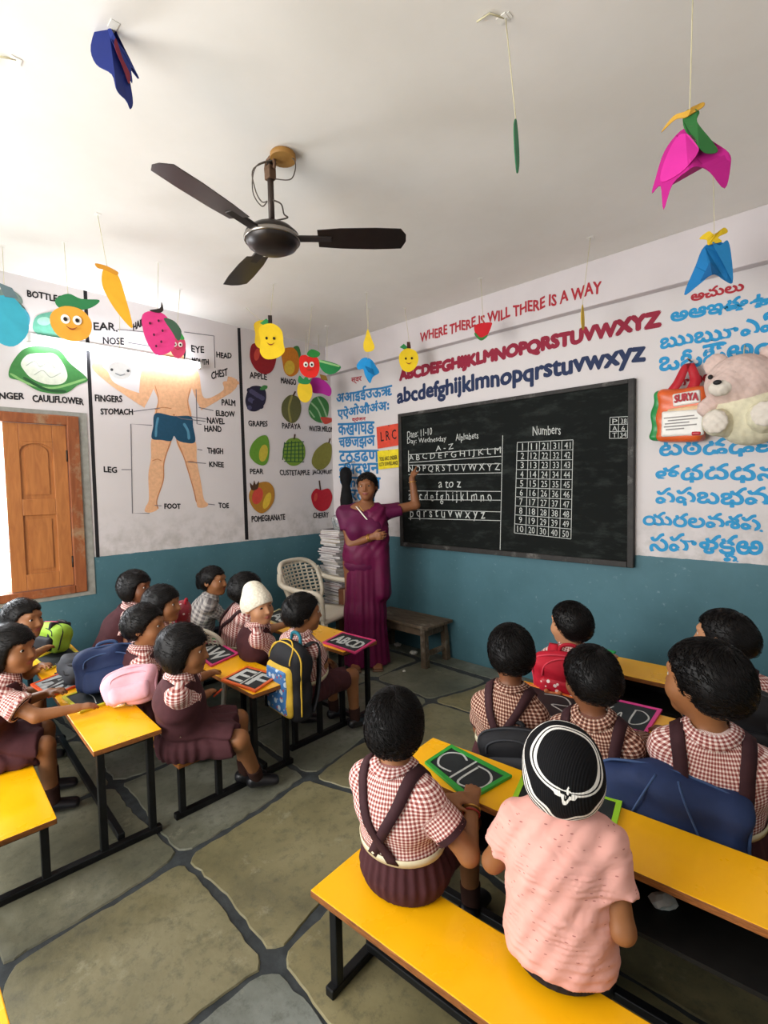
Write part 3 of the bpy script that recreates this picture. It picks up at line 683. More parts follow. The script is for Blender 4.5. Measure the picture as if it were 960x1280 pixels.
# ---------------------------------------------------------------- cards and things fixed to the blackboard wall
def card(name, px, mt, label, words, wm, y=-.012):
    q = [aty(*p, y) for p in px]; o = empty(name, q[0], label, 'sign')
    mb = MB(); n = 10; vs = []; fs = []
    for i in range(n+1):
        s = i/n; a = q[0]+(q[1]-q[0])*s; b = q[3]+(q[2]-q[3])*s; d = np.array([0, -.004*math.sin(s*math.pi), 0])
        vs += [a+d, b+d, a+d+[0, .002, 0], b+d+[0, .002, 0]]
    for i in range(n):
        k = i*4; fs += [(k, k+1, k+5, k+4), (k+2, k+6, k+7, k+3), (k, k+4, k+6, k+2), (k+1, k+3, k+7, k+5)]
    fs += [(0, 2, 3, 1), (n*4, n*4+1, n*4+3, n*4+2)]
    mb.add(vs, fs); mb.build('card_sheet', mt, o)
    for s, a, b, c_, bold in words:
        P = lambda u, w_: (q[3]+(q[2]-q[3])*u)*(1-w_)+(q[0]+(q[1]-q[0])*u)*w_
        lettering('printed_words', s, P(*a), P(*b), P(*c_), wm, o, bold, (0, -1, 0), .0055)
    return o
card('paper_sign', [(470.5, 534), (499, 529), (502, 556), (472, 561)], mat('orange_card', 'd2452f', .6), 'red card reading L R C beside the blackboard', [('L R C', (.18, .30), (.84, .30), (.18, .74), .01)], BLK)
card('warning_sign', [(471.5, 564), (499, 561), (499.5, 584), (473, 587)], mat('yellow_card', 'e5cf21', .5), 'yellow warning card below the red card beside the blackboard', [('YOU ARE UNDER', (.10, .44), (.92, .44), (.10, .66), .02), ('CCTV SURVEILLANCE', (.08, .16), (.94, .16), (.08, .36), .02)], BLK)
for p in ((486, 532), (486, 563)):
    q = aty(*p, -.017); mb = MB(); mb.lathe([(.006, 0), (.007, .004), (.003, .007)], q, 8, ax=Matrix.Rotation(R(90), 3, 'X')); tag(mb.build('push_pin', mat('pin_yellow' if p[1] > 540 else 'pin_red', 'c9a21a' if p[1] > 540 else '8d2018', .4)), 'pin holding the %s card to the wall' % ('yellow' if p[1] > 540 else 'red'), 'pin')
# ================================================================ CEILING FAN
FX, FY = 2.17, -2.145; HUB = 2.58
p = ray(336, 299); k = (FX-CAM[0])*p[0]+(FY-CAM[1])*p[1]; k /= p[0]**2+p[1]**2; HUB = CAM[2]+p[2]*k
DRK = mat('fan_brown', '231c19', .35, .5, .3, var=.2)
o = empty('ceiling_fan', (FX, FY, HUB), 'dark brown ceiling fan with three blades on a downrod', 'fan')
mb = MB(); mb.lathe([(.02, -.052), (.07, -.048), (.105, -.03), (.118, -.004), (.116, .018), (.09, .042), (.04, .055), (.03, .075), (.02, .08)], (FX, FY, HUB), 36); MOT = mb.build('motor_housing', DRK, o)
mb = MB(); mb.lathe([(.1185, -.012), (.1215, -.008), (.1215, .004), (.1185, .008)], (FX, FY, HUB), 36); mb.build('trim_ring', mat('chrome_ring', '8d8780', .25, .5, .9), MOT)
mb = MB(); mb.tube([(FX, FY, HUB+.07), (FX, FY, H-.03)], .0135, 12); mb.build('downrod', mat('downrod_brown', '3b302a', .4, .5, .4), o)
mb = MB(); mb.tube([(FX+.035*math.cos(a), FY, H-.045+.04*math.sin(a)) for a in [i*.5 for i in range(-1, 8)]], .007, 8); mb.box((FX-.02, FY-.018, H-.10), (FX+.02, FY+.018, H-.045), bev=.004); mb.build('hook_bracket', mat('rust', '6a5240', .7, .3, .4, var=.3), o)
mb = MB(); mb.lathe([(.055, 0), (.055, .02), (.05, .026)], (FX+.055, FY+.03, H-.027), 20); mb.build('ceiling_plate', mat('junction_ochre', '9a7034', .6), o)
WIRE = mat('wire_dark', '4b423a', .5)
mb = MB()
for s in (0, 1):
    mb.tube(spline([(FX+.04, FY+.02, H-.02), (FX-.03-.02*s, FY-.05, H-.05), (FX-.08+.02*s, FY-.04, H-.13), (FX-.045, FY-.02, H-.20+.02*s), (FX-.012, FY-.012, H-.19)], 6, False), .0028, 6)
mb.tube(spline([(FX+.06, FY+.03, H-.005), (FX+.10, FY+.06, H-.04), (FX+.085, FY+.05, H-.11), (FX+.02, FY+.01, H-.10)], 6, False), .0025, 6)
mb.tube(spline([(FX+.016, FY, HUB+.16), (FX+.06, FY+.01, HUB+.13), (FX+.05, FY+.03, HUB+.10), (FX+.075, FY+.03, HUB+.075), (FX+.03, FY, HUB+.07)], 5, False), .0035, 6)
mb.build('fan_wiring', WIRE, o)
q = ray(505, 303); k = (HUB-.01-CAM[2])/q[2]; tip = CAM+q*k; A0 = math.atan2(tip[1]-FY, tip[0]-FX)
for i in range(3):
    a = A0+i*2*math.pi/3; M = Matrix.Translation((FX, FY, HUB)) @ Matrix.Rotation(a, 4, 'Z')
    mb = MB(M); T = math.tan(R(11))
    for sx in (0,):
        prof = [(.20, -.055), (.30, -.066), (.45, -.07), (.56, -.066), (.585, -.03), (.588, .01), (.57, .058), (.45, .064), (.30, .060), (.20, .050)]
        vs = [(x, y, -y*T+.004) for x, y in prof]+[(x, y, -y*T+.001) for x, y in prof]; n = len(prof)
        mb.add(vs, [tuple(range(n)), tuple(range(n, 2*n))[::-1]]+[(j, n+j, n+(j+1) % n, (j+1) % n) for j in range(n)])
    b = mb.build('blade', DRK, o)
    mb = MB(M); mb.box((.10, -.022, -.002), (.26, .022, .009), bev=.003); b2 = mb.build('blade_bracket', DRK, b)
# ================================================================ TUBE LIGHT on the left wall
o = empty('tube_light', (0, -2.05, 2.48), 'lit white fluorescent tube light high on the left wall', 'light')
z_ = 2.515
mb = MB(); mb.box((0.001, -2.665, z_+.0), (.03, -1.435, z_+.045), bev=.004); mb.build('batten', mat('batten_white', 'd9d9d6', .5), o)
mb = MB(); mb.tube([(.062, -2.62, z_), (.062, -1.48, z_)], .019, 14)
mb.build('lamp_tube', emit('tube_glow', 'f2f6ff', 15), o)
for y in (-2.64, -1.46): mb = MB(); mb.box((.0305, y-.012, z_-.022), (.083, y+.012, z_+.03), bev=.003); mb.build('lamp_holder', MATS['batten_white'], o)

# ================================================================ SOFT SHAPES (distance fields meshed with surface nets)
BIG = 9.0
A = lambda *p: np.array(p if len(p) > 1 else p[0], float)
def unit(v): v = np.asarray(v, float); return v/max(np.linalg.norm(v), 1e-9)
def cap(a, b, ra, rb=None, flat=False, k=.02):
    a, b = A(a), A(b); rb = ra if rb is None else rb; ba = b-a; L2 = max(ba@ba, 1e-12); L = L2**.5; m = max(ra, rb)
    def fn(X, Y, Z):
        x, y, z = X-a[0], Y-a[1], Z-a[2]; tr = (x*ba[0]+y*ba[1]+z*ba[2])/L2; t = np.clip(tr, 0, 1)
        d = np.sqrt((x-t*ba[0])**2+(y-t*ba[1])**2+(z-t*ba[2])**2)-(ra+t*(rb-ra))
        return np.maximum(d, (tr-1)*L) if flat else d
    return dict(lo=np.minimum(a, b)-m, hi=np.maximum(a, b)+m, fn=fn, k=k, op='+')
def ecap(a, b, u, wa, wb, k=.02, flat=False):
    """capsule with elliptic section: u = sideways axis, wa/wb = (half width, half depth) at a/b"""
    a, b, u = A(a), A(b), unit(u); ba = b-a; L2 = max(ba@ba, 1e-12); L = L2**.5; ax = ba/L
    u = unit(u-ax*(u@ax)); v = np.cross(ax, u); m = max(*wa, *wb)
    def fn(X, Y, Z):
        x, y, z = X-a[0], Y-a[1], Z-a[2]; al = x*ax[0]+y*ax[1]+z*ax[2]; t = np.clip(al/L, 0, 1); e = al-t*L
        w_ = wa[0]+t*(wb[0]-wa[0]); d_ = wa[1]+t*(wb[1]-wa[1]); mn = np.minimum(w_, d_)
        p = x*u[0]+y*u[1]+z*u[2]; q = x*v[0]+y*v[1]+z*v[2]
        k0 = np.sqrt((p/w_)**2+(q/d_)**2+(e/mn)**2); k1 = np.sqrt((p/w_**2)**2+(q/d_**2)**2+(e/mn**2)**2)+1e-9
        d = k0*(k0-1)/k1
        d = np.where(k0 < .3, -mn*.7, d)
        return np.maximum(d, (al-L)) if flat else d
    return dict(lo=np.minimum(a, b)-m, hi=np.maximum(a, b)+m, fn=fn, k=k, op='+')
def ell(c, Rm, r, k=.02, op='+'):
    c, r = A(c), A(r); Rm = np.asarray(Rm, float)      # columns of Rm: local axes
    def fn(X, Y, Z):
        x, y, z = X-c[0], Y-c[1], Z-c[2]; l = [x*Rm[0, i]+y*Rm[1, i]+z*Rm[2, i] for i in range(3)]
        k0 = np.sqrt(sum((l[i]/r[i])**2 for i in range(3))); k1 = np.sqrt(sum((l[i]/r[i]**2)**2 for i in range(3)))+1e-9
        return np.where(k0 < .2, -r.min()*.8, k0*(k0-1)/k1)
    m = r.max(); return dict(lo=c-m, hi=c+m, fn=fn, k=k, op=op)
def rbox(c, Rm, hs, rad, k=.02, op='+'):
    c, hs = A(c), A(hs)-rad; Rm = np.asarray(Rm, float)
    def fn(X, Y, Z):
        x, y, z = X-c[0], Y-c[1], Z-c[2]; q = [np.abs(x*Rm[0, i]+y*Rm[1, i]+z*Rm[2, i])-hs[i] for i in range(3)]
        return np.sqrt(sum(np.maximum(a, 0)**2 for a in q))+np.minimum(np.maximum(np.maximum(q[0], q[1]), q[2]), 0)-rad
    m = np.linalg.norm(hs)+rad; return dict(lo=c-m, hi=c+m, fn=fn, k=k, op=op)
def smin(a, b, k): h = np.maximum(k-np.abs(a-b), 0)/k; return np.minimum(a, b)-h*h*k*.25
def field(prims, P):
    X, Y, Z = P[..., 0], P[..., 1], P[..., 2]; d = np.full(X.shape, BIG)
    for p in prims:
        if p['op'] == '+': d = smin(d, p['fn'](X, Y, Z), p['k'])
        else: d = -smin(-d, p['fn'](X, Y, Z), p['k'])
    return d
def soft_mesh(name, prims, h, post=None, pad=.03):
    add = [p for p in prims if p['op'] == '+']
    lo = np.min([p['lo'] for p in add], 0)-pad-h; hi = np.max([p['hi'] for p in add], 0)+pad+h
    n = np.ceil((hi-lo)/h).astype(int)+1; ax = [lo[i]+h*np.arange(n[i]) for i in range(3)]
    D = np.full(n, BIG, np.float32)
    for p in prims:
        i0 = np.maximum(((p['lo']-pad-p['k']-lo)/h).astype(int), 0); i1 = np.minimum(((p['hi']+pad+p['k']-lo)/h).astype(int)+2, n)
        if (i1 <= i0).any(): continue
        sl = tuple(slice(a, b) for a, b in zip(i0, i1))
        q = p['fn'](ax[0][sl[0]][:, None, None], ax[1][sl[1]][None, :, None], ax[2][sl[2]][None, None, :])
        D[sl] = smin(D[sl], q, p['k']) if p['op'] == '+' else -smin(-D[sl], q, p['k'])
    if post is not None:
        near = np.argwhere(np.abs(D) < .09); I = tuple(near.T)
        D[I] = post(ax[0][I[0]], ax[1][I[1]], ax[2][I[2]], D[I])
    return nets(D, lo, h)
def nets(D, lo, h):
    S = D < 0; n = S.shape; cs = [(i, j, k) for i in (0, 1) for j in (0, 1) for k in (0, 1)]
    sl = lambda c: tuple(slice(c[a], n[a]-1+c[a]) for a in range(3))
    cnt = np.zeros([a-1 for a in n], np.int8)
    for c in cs: cnt += S[sl(c)]
    mk = (cnt > 0) & (cnt < 8); cells = np.argwhere(mk); idx = np.full(mk.shape, -1, np.int64); idx[mk] = np.arange(len(cells))
    val = {c: np.clip(D[sl(c)][mk], -.2, .2).astype(float) for c in cs}
    acc = np.zeros((len(cells), 3)); num = np.zeros(len(cells))
    for c in cs:
        for a in range(3):
            if c[a]: continue
            e = list(c); e[a] = 1; v0, v1 = val[c], val[tuple(e)]; cr = (v0 < 0) != (v1 < 0)
            t = np.where(cr, v0/np.where(cr, v0-v1, 1), 0)
            p = np.tile(np.array(c, float), (len(cells), 1)); p[:, a] += t; acc += p*cr[:, None]; num += cr
    V = lo+h*(cells+acc/num[:, None]); Q = []
    for a in range(3):
        b, c = (a+1) % 3, (a+2) % 3
        s0 = [slice(1, -1)]*3; s1 = [slice(1, -1)]*3; s0[a] = slice(0, n[a]-1); s1[a] = slice(1, n[a])
        A0, A1 = S[tuple(s0)], S[tuple(s1)]
        for flip in (False, True):
            w_ = np.argwhere((A0 & ~A1) if not flip else (~A0 & A1)).copy(); off = np.ones(3, int); off[a] = 0; w_ = w_+off
            def cell(db, dc): k = w_.copy(); k[:, b] += db; k[:, c] += dc; return idx[k[:, 0], k[:, 1], k[:, 2]]
            q = np.stack([cell(-1, -1), cell(0, -1), cell(0, 0), cell(-1, 0)], 1)
            Q.append(q[:, ::-1] if flip else q)
    Q = np.concatenate(Q); Q = Q[(Q >= 0).all(1)]
    return V, Q
def soft(name, prims, h, m, parent, post=None, pat=None, extra=None, label=None, attrs=None, pad=.03):
    V, Q = soft_mesh(name, prims, h, post, pad)
    if len(V) == 0: return None
    if extra is not None:
        Q = np.concatenate([Q, extra[1]+len(V)]); V = np.concatenate([V, extra[0]])
    me = np_mesh(name, V, Q)
    if pat is not None: me.attributes.new('pat', 'FLOAT_VECTOR', 'POINT').data.foreach_set('vector', np.c_[pat(V), np.zeros(len(V))].astype(np.float32).ravel())
    for k, f in (attrs or {}).items(): me.attributes.new(k, 'FLOAT', 'POINT').data.foreach_set('value', f(V).astype(np.float32))
    return link(name, me, m, parent, smooth=True, label=label)
def trace(prims, O, Dv, off=0.0, tmax=.6):
    """march rays O along Dv to the soft surface"""
    O = np.asarray(O, float); Dv = np.asarray(Dv, float); t = np.zeros(O.shape[:-1])
    for _ in range(40):
        d = field(prims, O+Dv*t[..., None])-off; t = np.minimum(t+np.clip(d, -.05, .08)*.9, tmax)
    return O+Dv*t[..., None]
def ribbon(name, E1, E2, Nn, th, m, parent, closed=False, pat=False, label=None):
    """thick band between two edge lines, Nn outward normals"""
    n = len(E1); V = np.concatenate([E1, E2, E1+Nn*th, E2+Nn*th]); Q = []
    for i in range(n if closed else n-1):
        j = (i+1) % n
        Q += [(i, j, n+j, n+i), (2*n+i, 3*n+i, 3*n+j, 2*n+j), (i, 2*n+i, 2*n+j, j), (n+i, n+j, 3*n+j, 3*n+i)]
    if not closed: Q += [(0, n, 3*n, 2*n), (n-1, 2*n+n-1, 3*n+n-1, n+n-1)]
    me = np_mesh(name, V, np.array(Q))
    if pat:
        L = np.concatenate([[0], np.cumsum(np.linalg.norm(np.diff(E1, axis=0), axis=1))]); w_ = np.linalg.norm(E1-E2, axis=1)
        uv = np.c_[np.concatenate([L]*4), np.concatenate([0*w_, w_, 0*w_, w_]), np.zeros(4*n)]
        me.attributes.new('pat', 'FLOAT_VECTOR', 'POINT').data.foreach_set('vector', uv.astype(np.float32).ravel())
    o = link(name, me, m, parent, smooth=True, label=label); return o
# ---------------------------------------------------------------- cloth, skin and hair materials
def check_cloth(name, base, mid, white, pitch=.0125, duty=.42):
    m, t = new_mat(name, .85, .15); at = t.n('ShaderNodeAttribute', attribute_name='pat'); sp = t.n('ShaderNodeSeparateXYZ'); t.l(at.outputs['Vector'], sp.inputs[0])
    f = []
    for i in (0, 1):
        q = t.math('FRACT', t.math('ADD', t.math('DIVIDE', sp.outputs[i], pitch), 500.0)); f.append(t.math('LESS_THAN', q, duty))
    s = t.math('ADD', f[0], f[1]); c = t.mix(t.math('GREATER_THAN', s, .5), base, mid); c = t.mix(t.math('GREATER_THAN', s, 1.5), c, white)
    t.l(c, t.b.inputs['Base Color']); pass
    t.bump(t.noise(t.coord(), 60, 3), .15, .002); return m
GING = check_cloth('gingham_maroon', '85413f', 'c8978f', 'f0e4df', .0108, .46)
GINGB = check_cloth('gingham_brown', '4f2a22', '9a6d5c', 'd8c2b0', .0118)
GREYCHK = check_cloth('grey_plaid', '6a6668', '9a9694', 'b9b4ae', .026, .5)
BROWN = mat('uniform_brown', '45262a', .85, .2, var=.12, scale=30, bump=.25, bscale=90)
DKBROWN = mat('strap_brown', '3a2226', .8, .2, var=.12)
m, t = new_mat('pink_polo', .85, .15); v = t.coord('Object', (1, 1, 3.2)); vo = t.n('ShaderNodeTexVoronoi'); vo.inputs['Scale'].default_value = 32; vo.inputs['Randomness'].default_value = .8; t.l(v, vo.inputs['Vector'])
wr0 = t.n('ShaderNodeTexNoise'); wr0.inputs['Scale'].default_value = 7; wr0.inputs['Distortion'].default_value = 1.5; t.l(t.coord('Object', (1, 1, 1.8)), wr0.inputs['Vector'])
t.l(t.mix(t.math('LESS_THAN', vo.outputs['Distance'], .13), t.mix(wr0.outputs['Fac'], 'dc9f94', 'e6aea2'), 'b4736e'), t.b.inputs['Base Color']); t.bump(wr0.outputs['Fac'], .45, .02); PINK = m
DENIM = mat('dark_trousers', '22222a', .8, .2, var=.2)
SARI = mat('magenta_sari', '600a3a', .55, .3, var=.14, scale=12, bump=.2, bscale=60)
CREAMB = mat('cream_belt', 'd9cfae', .5, .4, var=.08)
m, t = new_mat('white_piping', .8); t.b.inputs['Base Color'].default_value = lin('e6e3da')
def skin(name, c, lip, rough=.5):
    m, t = new_mat(name, rough, .35); at = t.n('ShaderNodeAttribute', attribute_name='lip'); v = t.coord()
    c0 = lin(c); d = (c0[0]*.85, c0[1]*.82, c0[2]*.8)
    t.l(t.mix(t.ramp(at.outputs['Fac'], [(.25, (0, 0, 0)), (.6, (1, 1, 1))]), t.mix(t.noise(v, 30), c, d), lip), t.b.inputs['Base Color'])
    t.b.inputs['Subsurface Weight'].default_value = .06; t.b.inputs['Subsurface Radius'].default_value = (.01, .004, .002); return m
SKINS = {'a': skin('skin_brown', '94633f', '8a4a3e'), 'b': skin('skin_deep', '7b4e33', '6e3a30'), 'c': skin('skin_fair', 'b98763', 'a55f52'), 't': skin('skin_teacher', '855637', '7a3f35')}
m, t = new_mat('hair_black', .42, .18); v = t.coord('Object', (1, 1, 1))
t.l(t.mix(t.noise(v, 60, 3), '070606', '120e0d'), t.b.inputs['Base Color']); t.bump(t.noise(t.coord('Object', (90, 90, 30)), 4, 3), .35, .003); HAIR = m
EYEW = mat('eye_white', 'c9c0b6', .3, .5, var=.02); IRIS = mat('iris_dark', '1c0f0a', .15, .5)
SHOEB = mat('black_shoe', '17161a', .35, .5, var=.2); SOCKB = mat('brown_sock', '3c2823', .9, .1, var=.15)
GOLD = mat('bangle', 'c79a4a', .3, .5, .8)
# ---------------------------------------------------------------- people
def rotm(yaw, pitch=0, roll=0):
    """columns right, forward, up; yaw turns left from +Y, pitch looks up, roll leans to the right"""
    return np.array((Matrix.Rotation(R(yaw), 3, 'Z') @ Matrix.Rotation(R(pitch), 3, 'X') @ Matrix.Rotation(R(roll), 3, 'Y')))
def head_prims(c, Rm, s, female=False):
    p = lambda x, y, z: c+Rm @ (A(x, y, z)*s)
    e = lambda pos, r, k=.02, op='+': ell(p(*pos), Rm, A(*r)*s, k*s, op)
    cp = lambda a, b, ra, rb=None, k=.02: cap(p(*a), p(*b), ra*s, (ra if rb is None else rb)*s, False, k*s)
    P = [e((0, -.012, .022), (.071, .091, .080)), e((0, .026, -.030), (.057, .062, .072), .03), e((0, .060, -.083), (.024, .020, .018), .03),
         e((.033, .050, -.034), (.027, .028, .026), .025), e((-.033, .050, -.034), (.027, .028, .026), .025)]
    P += [cp((-.030, .072, .026), (.030, .072, .026), .010, .010, .02)]
    for sx in (-1, 1): P += [e((sx*.029, .094, .004), (.0175, .014, .0115), .012, '-')]
    P += [cp((0, .084, .006), (0, .0985, -.028), .0065, .0095, .012), e((.0105, .089, -.031), (.0075, .008, .006), .008), e((-.0105, .089, -.031), (.0075, .008, .006), .008)]
    P += [e((0, .083, -.0515), (.021, .0105, .0052), .006), e((0, .081, -.0605), (.017, .0105, .0058), .006)]
    for sx in (-1, 1): P += [e((sx*.074, -.010, -.006), (.010, .019, .028), .010), e((sx*.084, -.004, -.004), (.006, .010, .016), .006, '-')]
    return P, p
def lip_attr(p, Rm, s):
    c = p(0, .086, -.056)
    def f(V): l = (V-c) @ Rm/s; return np.clip(1.6-np.sqrt((l[:, 0]/.020)**2+(l[:, 1]/.014)**2+(l[:, 2]/.009)**2), 0, 1)
    return f
STYLES = {'boy': ([-.12, -.035, -.012, .012, .034, .058, .1], [-.066, -.062, -.030, -.022, .022, .050, .060], .013),
          'bob': ([-.12, -.03, .0, .022, .045, .06, .1], [-.092, -.092, -.080, -.05, .022, .034, .040], .017),
          'tied': ([-.12, -.03, .0, .02, .05, .07, .1], [-.072, -.060, -.016, -.006, .040, .052, .060], .009)}
def hair(c, Rm, s, style, parent, h=.0055, strands=900, seed=0, m=None, bun=None):
    ys, zs, th = STYLES[style]; rnd = np.random.default_rng(seed)
    p = lambda x, y, z: c+Rm @ (A(x, y, z)*s)
    rad = A(.072+th, .092+th, .081+th); cc = A(0, -.013, .022)
    prims = [ell(p(*cc), Rm, rad*s, .02), ell(p(0, -.045, -.012), Rm, A(.066+th*.8, .058+th, .062)*s, .03)]
    if style == 'bob': prims += [ell(p(sx*.055, -.02, -.04), Rm, A(.033, .055, .055)*s, .03) for sx in (-1, 1)]
    if bun: prims += [ell(p(*b[:3]), Rm, A(*b[3:])*s, .015) for b in bun]
    face = ell(p(0, .082, -.055), Rm, A(.066, .060, .096)*s)
    ph = rnd.random(4)*6
    def lim(l): return np.interp(l[1], ys, zs)+.006*np.sin(l[0]*95+ph[0])+.005*np.sin(l[0]*230+l[1]*190+ph[1])+.004*np.sin(l[0]*420-l[1]*380)
    def post(X, Y, Z, d):
        l = (np.stack([X, Y, Z], -1)-c) @ Rm/s; l = l.T
        d = d+s*(.0016*np.sin(l[0]*90+l[1]*40+ph[2])*np.sin(l[1]*80+ph[3]))
        cut = np.maximum(lim(l)-l[2], 0*l[2]-1)
        if bun: cut = np.where(l[1] < -.085, -1, cut)
        d = np.maximum(d, cut*s)
        return np.maximum(d, -face['fn'](X, Y, Z)+0.0) if style != 'boy' else d
    # separate locks of hair lying over the cap, growing from the crown
    ex = None
    if strands:
        c0 = unit(A(.12, -.42, .9)); d0 = rnd.normal(size=(strands*3, 3)); d0 /= np.linalg.norm(d0, axis=1)[:, None]
        fl = d0-c0*(d0 @ c0)[:, None]; fl /= np.linalg.norm(fl, axis=1)[:, None]+1e-6
        fl += np.cross(c0, fl)*.45+rnd.normal(size=fl.shape)*.22
        Lh = rnd.uniform(.05, .10, len(d0))[:, None]; P = []; nS = 5
        for j in range(nS):
            dj = d0+fl*Lh*(j-1); dj /= np.linalg.norm(dj, axis=1)[:, None]
            P.append(cc+dj*rad*(.985+.012*j+.006*(j == nS-1)))
        P = np.stack(P, 1)                          # strands, nS, 3
        e_ = P[:, -1]; z0_ = np.interp(e_[:, 1], ys, zs)
        ok = (e_[:, 2] > z0_-.006) & (P[:, 2, 2] > np.interp(P[:, 2, 1], ys, zs)+.004); P = P[ok][:strands]; K = len(P)
        Pw = c+(P*s) @ Rm.T; dd = field(prims, Pw); rad_ = P-cc; rad_ /= np.linalg.norm(rad_, axis=2)[..., None]
        P = P+rad_*(np.array([-.004, .0012, .0030, .0042, .0050])[None, :]-dd/s)[..., None]
        T = np.gradient(P, axis=1); T /= np.linalg.norm(T, axis=2)[..., None]+1e-9; Nn = P-cc; Nn /= np.linalg.norm(Nn, axis=2)[..., None]; B = np.cross(T, Nn)
        rr = A(.0011, .0013, .0012, .0009, .0002)[None, :, None]
        ring = np.stack([P+B*rr, P+Nn*rr*.8, P-B*rr], 2)     # K,nS,3,3
        V = ring.reshape(-1, 3)*s; V = c+V @ Rm.T; base = (np.arange(K)*nS*3)[:, None, None]; q = []
        for j in range(nS-1):
            for i in range(3): q.append([j*3+i, j*3+(i+1) % 3, (j+1)*3+(i+1) % 3, (j+1)*3+i])
        ex = (V, (base+np.array(q)[None]).reshape(-1, 4))
    return soft('hair', prims, h*s, m or HAIR, parent, post, extra=ex)
def eyes(c, Rm, s, parent, look=(0, 0)):
    p = lambda x, y, z: c+Rm @ (A(x, y, z)*s)
    for sx in (-1, 1):
        mb = MB(); bm = bmesh.new(); bmesh.ops.create_uvsphere(bm, u_segments=16, v_segments=12, radius=.0118*s); bm.verts.index_update()
        q = Rm @ rotm(look[0], look[1]); ctr = p(sx*.029, .0690, .003); vs = []
        for v in bm.verts: l_ = q @ A(v.co.x, v.co.z, -v.co.y); l_ = l_-Rm[:, 2]*(l_ @ Rm[:, 2])*.28; vs.append(ctr+l_)
        for lim_, mi in ((0, 0), (1, 1)):
            mb.add(vs, [[v.index for v in f.verts] for f in bm.faces if (f.calc_center_median().z > .0082*s) == bool(lim_)], mi, True)
        bm.free(); mb.build('eye', [EYEW, IRIS], parent)
        mb = MB(); mb.tube([p(sx*x, y, z) for x, y, z in ((.013, .0845, .0205), (.024, .0815, .0245), (.036, .0735, .0235), (.044, .0655, .018))], [.0016*s, .0026*s, .0022*s, .001*s], 6); mb.build('eyebrow', HAIR, parent)
def ik(a, b, l1, l2, pole):
    a, b = A(a), A(b); d = b-a; L = np.linalg.norm(d)
    if L > (l1+l2)*.985: b = a+d/L*(l1+l2)*.985; d = b-a; L = np.linalg.norm(d)
    u = d/L; x = (l1*l1-l2*l2+L*L)/(2*L); hgt = max(l1*l1-x*x, 0)**.5; pl = A(pole); pl = unit(pl-u*(pl @ u)); return a+u*x+pl*hgt, b
def hand_prims(wr, f, pn, s, side, curl=.5, spread=.15, point=False):
    """palm, thumb and four fingers; f forward, pn out of the palm, side +1 right hand"""
    f = unit(f); pn = unit(pn-f*(pn @ f)); sd = np.cross(f, pn)*side  # towards the thumb side
    P = [ecap(wr-f*.006*s, wr+f*.052*s, sd, (.021*s, .015*s), (.027*s, .012*s), .012)]
    for i, (o, L) in enumerate(((.0215, .90), (.0075, 1.0), (-.0065, .94), (-.0195, .74))):
        b = wr+f*(.054-.004*abs(i-1))*s+sd*o*s; d1 = unit(f+sd*(o*spread*16)+pn*curl*.55*(0 if point and i == 0 else 1)); d2 = unit(f+sd*o*spread*12+pn*curl*(0.1 if point and i == 0 else 1.9))
        m_ = b+d1*.024*L*s; e = m_+d2*.022*L*s
        P += [cap(b-d1*.012*s, m_, .0078*s, .0068*s, k=.005), cap(m_, e, .0066*s, .0055*s, k=.003)]
    b = wr+f*.016*s+sd*.020*s; m_ = b+unit(f*.75+sd*.75+pn*.35)*.026*s; e = m_+unit(f+sd*.1+pn*.45)*.020*s
    P += [cap(b, m_, .0095*s, .0078*s, k=.010), cap(m_, e, .0075*s, .006*s, k=.003)]
    return P
def fuzz(a, f=1.0, ph=0):
    def g(X, Y, Z): return a*(np.sin(f*(38*X+21*Z+9*Y)+ph)*np.sin(f*(27*Y-33*Z)+1.3+ph)+.6*np.sin(f*(61*Z+17*X-30*Y)+ph*2))
    return g
